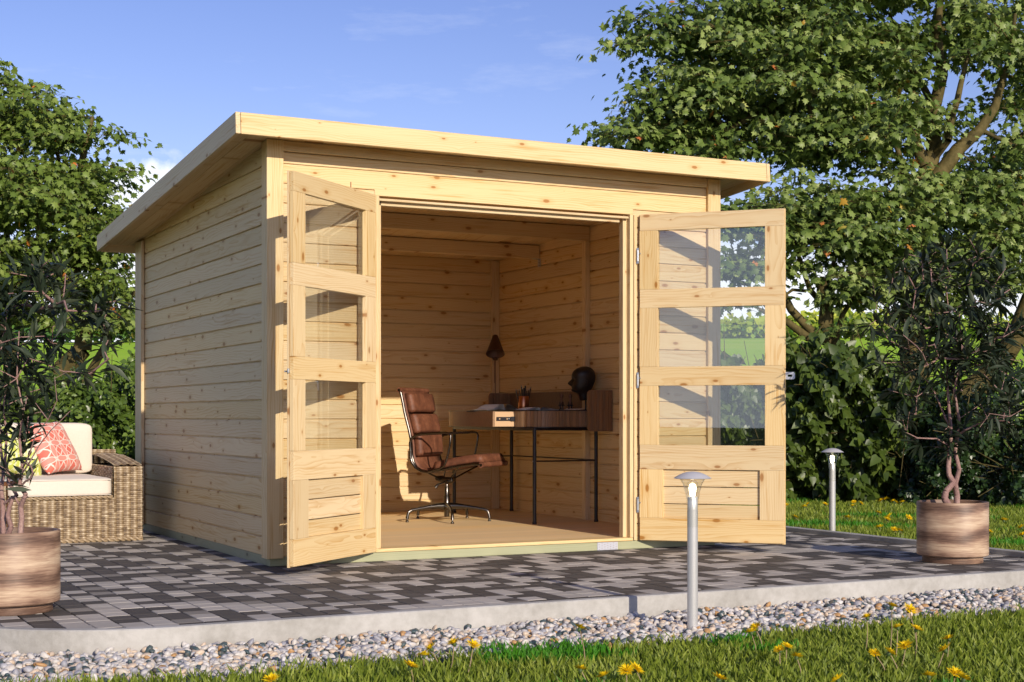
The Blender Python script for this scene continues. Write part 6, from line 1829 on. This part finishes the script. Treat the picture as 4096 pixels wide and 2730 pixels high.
grass('back_grass', 'lawn grass strip under the hedge behind the armchair', x, y, rng.uniform(0.03, 0.06, N), rng.uniform(0.006, 0.011, N), 3)

# ================================================================== DANDELIONS
def petal_mesh(seed):
    r = random.Random(seed); V = []; F = []; A = []
    for ring, (n, L, up, w) in enumerate(((26, 0.0225, 0.30, 0.0036), (22, 0.017, 0.75, 0.0032), (16, 0.010, 1.4, 0.003))):
        for k in range(n):
            a = 2 * math.pi * (k + r.random() * 0.6) / n; l = L * r.uniform(0.8, 1.12); e = up * r.uniform(0.6, 1.3)
            c, s = math.cos(a), math.sin(a); b = len(V); ce, se = math.cos(e), math.sin(e)
            V += [(0.002 * c, 0.002 * s, 0.001), (l * 0.6 * ce * c - w * 0.5 * s, l * 0.6 * ce * s + w * 0.5 * c, 0.001 + l * 0.6 * se), (l * ce * c, l * ce * s, l * se), (l * 0.6 * ce * c + w * 0.5 * s, l * 0.6 * ce * s - w * 0.5 * c, 0.001 + l * 0.6 * se)]
            F += [(b, b + 3, b + 2, b + 1)]; A += [r.random()] * 4
    me = np_mesh('flower_head', V, F, M['petal'], {'rnd': A}); return me
heads = [petal_mesh(k) for k in range(5)]
M['calyx'] = plain('green_calyx', (0.05, 0.09, 0.02), 0.6)
cm = MB(); cm.lathe([(0.0012, -0.010), (0.0045, -0.006), (0.006, 0.0), (0.003, 0.002)], 8); calyx = cm.mesh('calyx'); calyx.materials.append(M['calyx'])
z3 = lambda x, y: (2600 + x * 0.6358, 2100 + y * 0.6358)
z2 = lambda x, y: (1300 + x * 0.595, 2100 + y * 0.595)
z6 = lambda x, y: (3000 + x * 0.4658, 1900 + y * 0.4658)
fg = [(*z3(a, b), h) for a, b, h in ((1522, 515, .075), (1632, 537, .065), (1366, 583, .04), (665, 650, .0), (636, 677, .0), (1558, 647, .03), (1676, 658, .02), (1880, 717, -.01), (861, 770, -.02), (816, 791, -.02), (1610, 767, -.01), (1855, 788, -.01), (922, 832, -.02), (1415, 814, -.02), (1507, 806, -.01), (436, 971, -.02), (1756, 953, -.02), (1922, 940, -.02), (1976, 972, -.02))] + \
     [(*z2(a, b), h) for a, b, h in ((867, 797, .01), (995, 815, .01), (712, 833, -.01), (666, 881, -.03), (574, 954, -.02), (1713, 697, .05), (1718, 973, -.02), (1875, 1020, -.02), (2028, 986, -.02), (2087, 975, -.02))] + [(1085, 2722, -.03), (3350, 2722, -.03)]
bg = [(*z6(a, b), .03) for a, b in ((625, 178), (768, 188), (893, 236), (885, 271), (497, 255), (467, 275), (645, 253), (310, 262), (389, 366), (836, 369), (952, 248), (1130, 219), (1176, 211), (1233, 228), (1250, 238), (1310, 215), (1308, 238), (1200, 353), (1178, 385), (1180, 372), (1105, 331), (1362, 371), (1240, 474), (1112, 453), (1285, 482), (2180, 393), (2330, 453), (2342, 519), (2055, 491))]
def ray_z(u, v, z):
    r = FW + RT * (u - 2048) / 5878.9 + UP * (1667.1 - v) / 5878.9
    t = (z - CAM_P[2]) / r[2]; return CAM_P + t * r
def dandelion(P, size, label, group, k, lean):
    gz = float(ground_z(P[0], P[1])); h = max(0.03, P[2] - gz)
    base = (P[0] + lean[0], P[1] + lean[1], gz)
    o = empty('dandelion', base); tag(o, label, 'flower', group)
    top = Vector((P[0] - base[0], P[1] - base[1], h))
    m = MB(); m.tube([(0, 0, 0), top * 0.5 + Vector((0.004, 0, 0.004)), top], [0.0022, 0.0019, 0.0016], 6); m.build('stem', M['stem'], o)
    tiltv = ((k * 37) % 7 - 3) * 0.06
    rot = (0.46 + tiltv, tiltv * 1.4, k * 1.3)
    for nm, me in (('flower_head', heads[k % 5]), ('calyx', calyx)):
        c = link(nm, me, None, o, top, rot); c.scale = (size * 1.28,) * 3
rr = random.Random(5)
for grp, lst, where, size in (('dandelions in the front lawn', fg, 'in the front lawn by the pebbles', 1.0), ('dandelions in the right lawn', bg, 'on the lawn behind the terrace', 1.12)):
    lst = sorted(lst)
    for k, (u, v, z) in enumerate(lst):
        z = z if where.startswith('in') else -0.025 + 0.05
        P = ray_z(u, v, z)
        look = ['open yellow dandelion', 'bright yellow dandelion'][k % 2]
        if z >= 0.04 and where.startswith('in'): look = 'tall yellow dandelion'
        lab = '%s %s, %s from the left' % (look, where, ordn[k])
        dandelion(P, size * rr.uniform(0.9, 1.15), lab, grp, k, (rr.uniform(-0.035, 0.035), rr.uniform(-0.03, 0.02)))
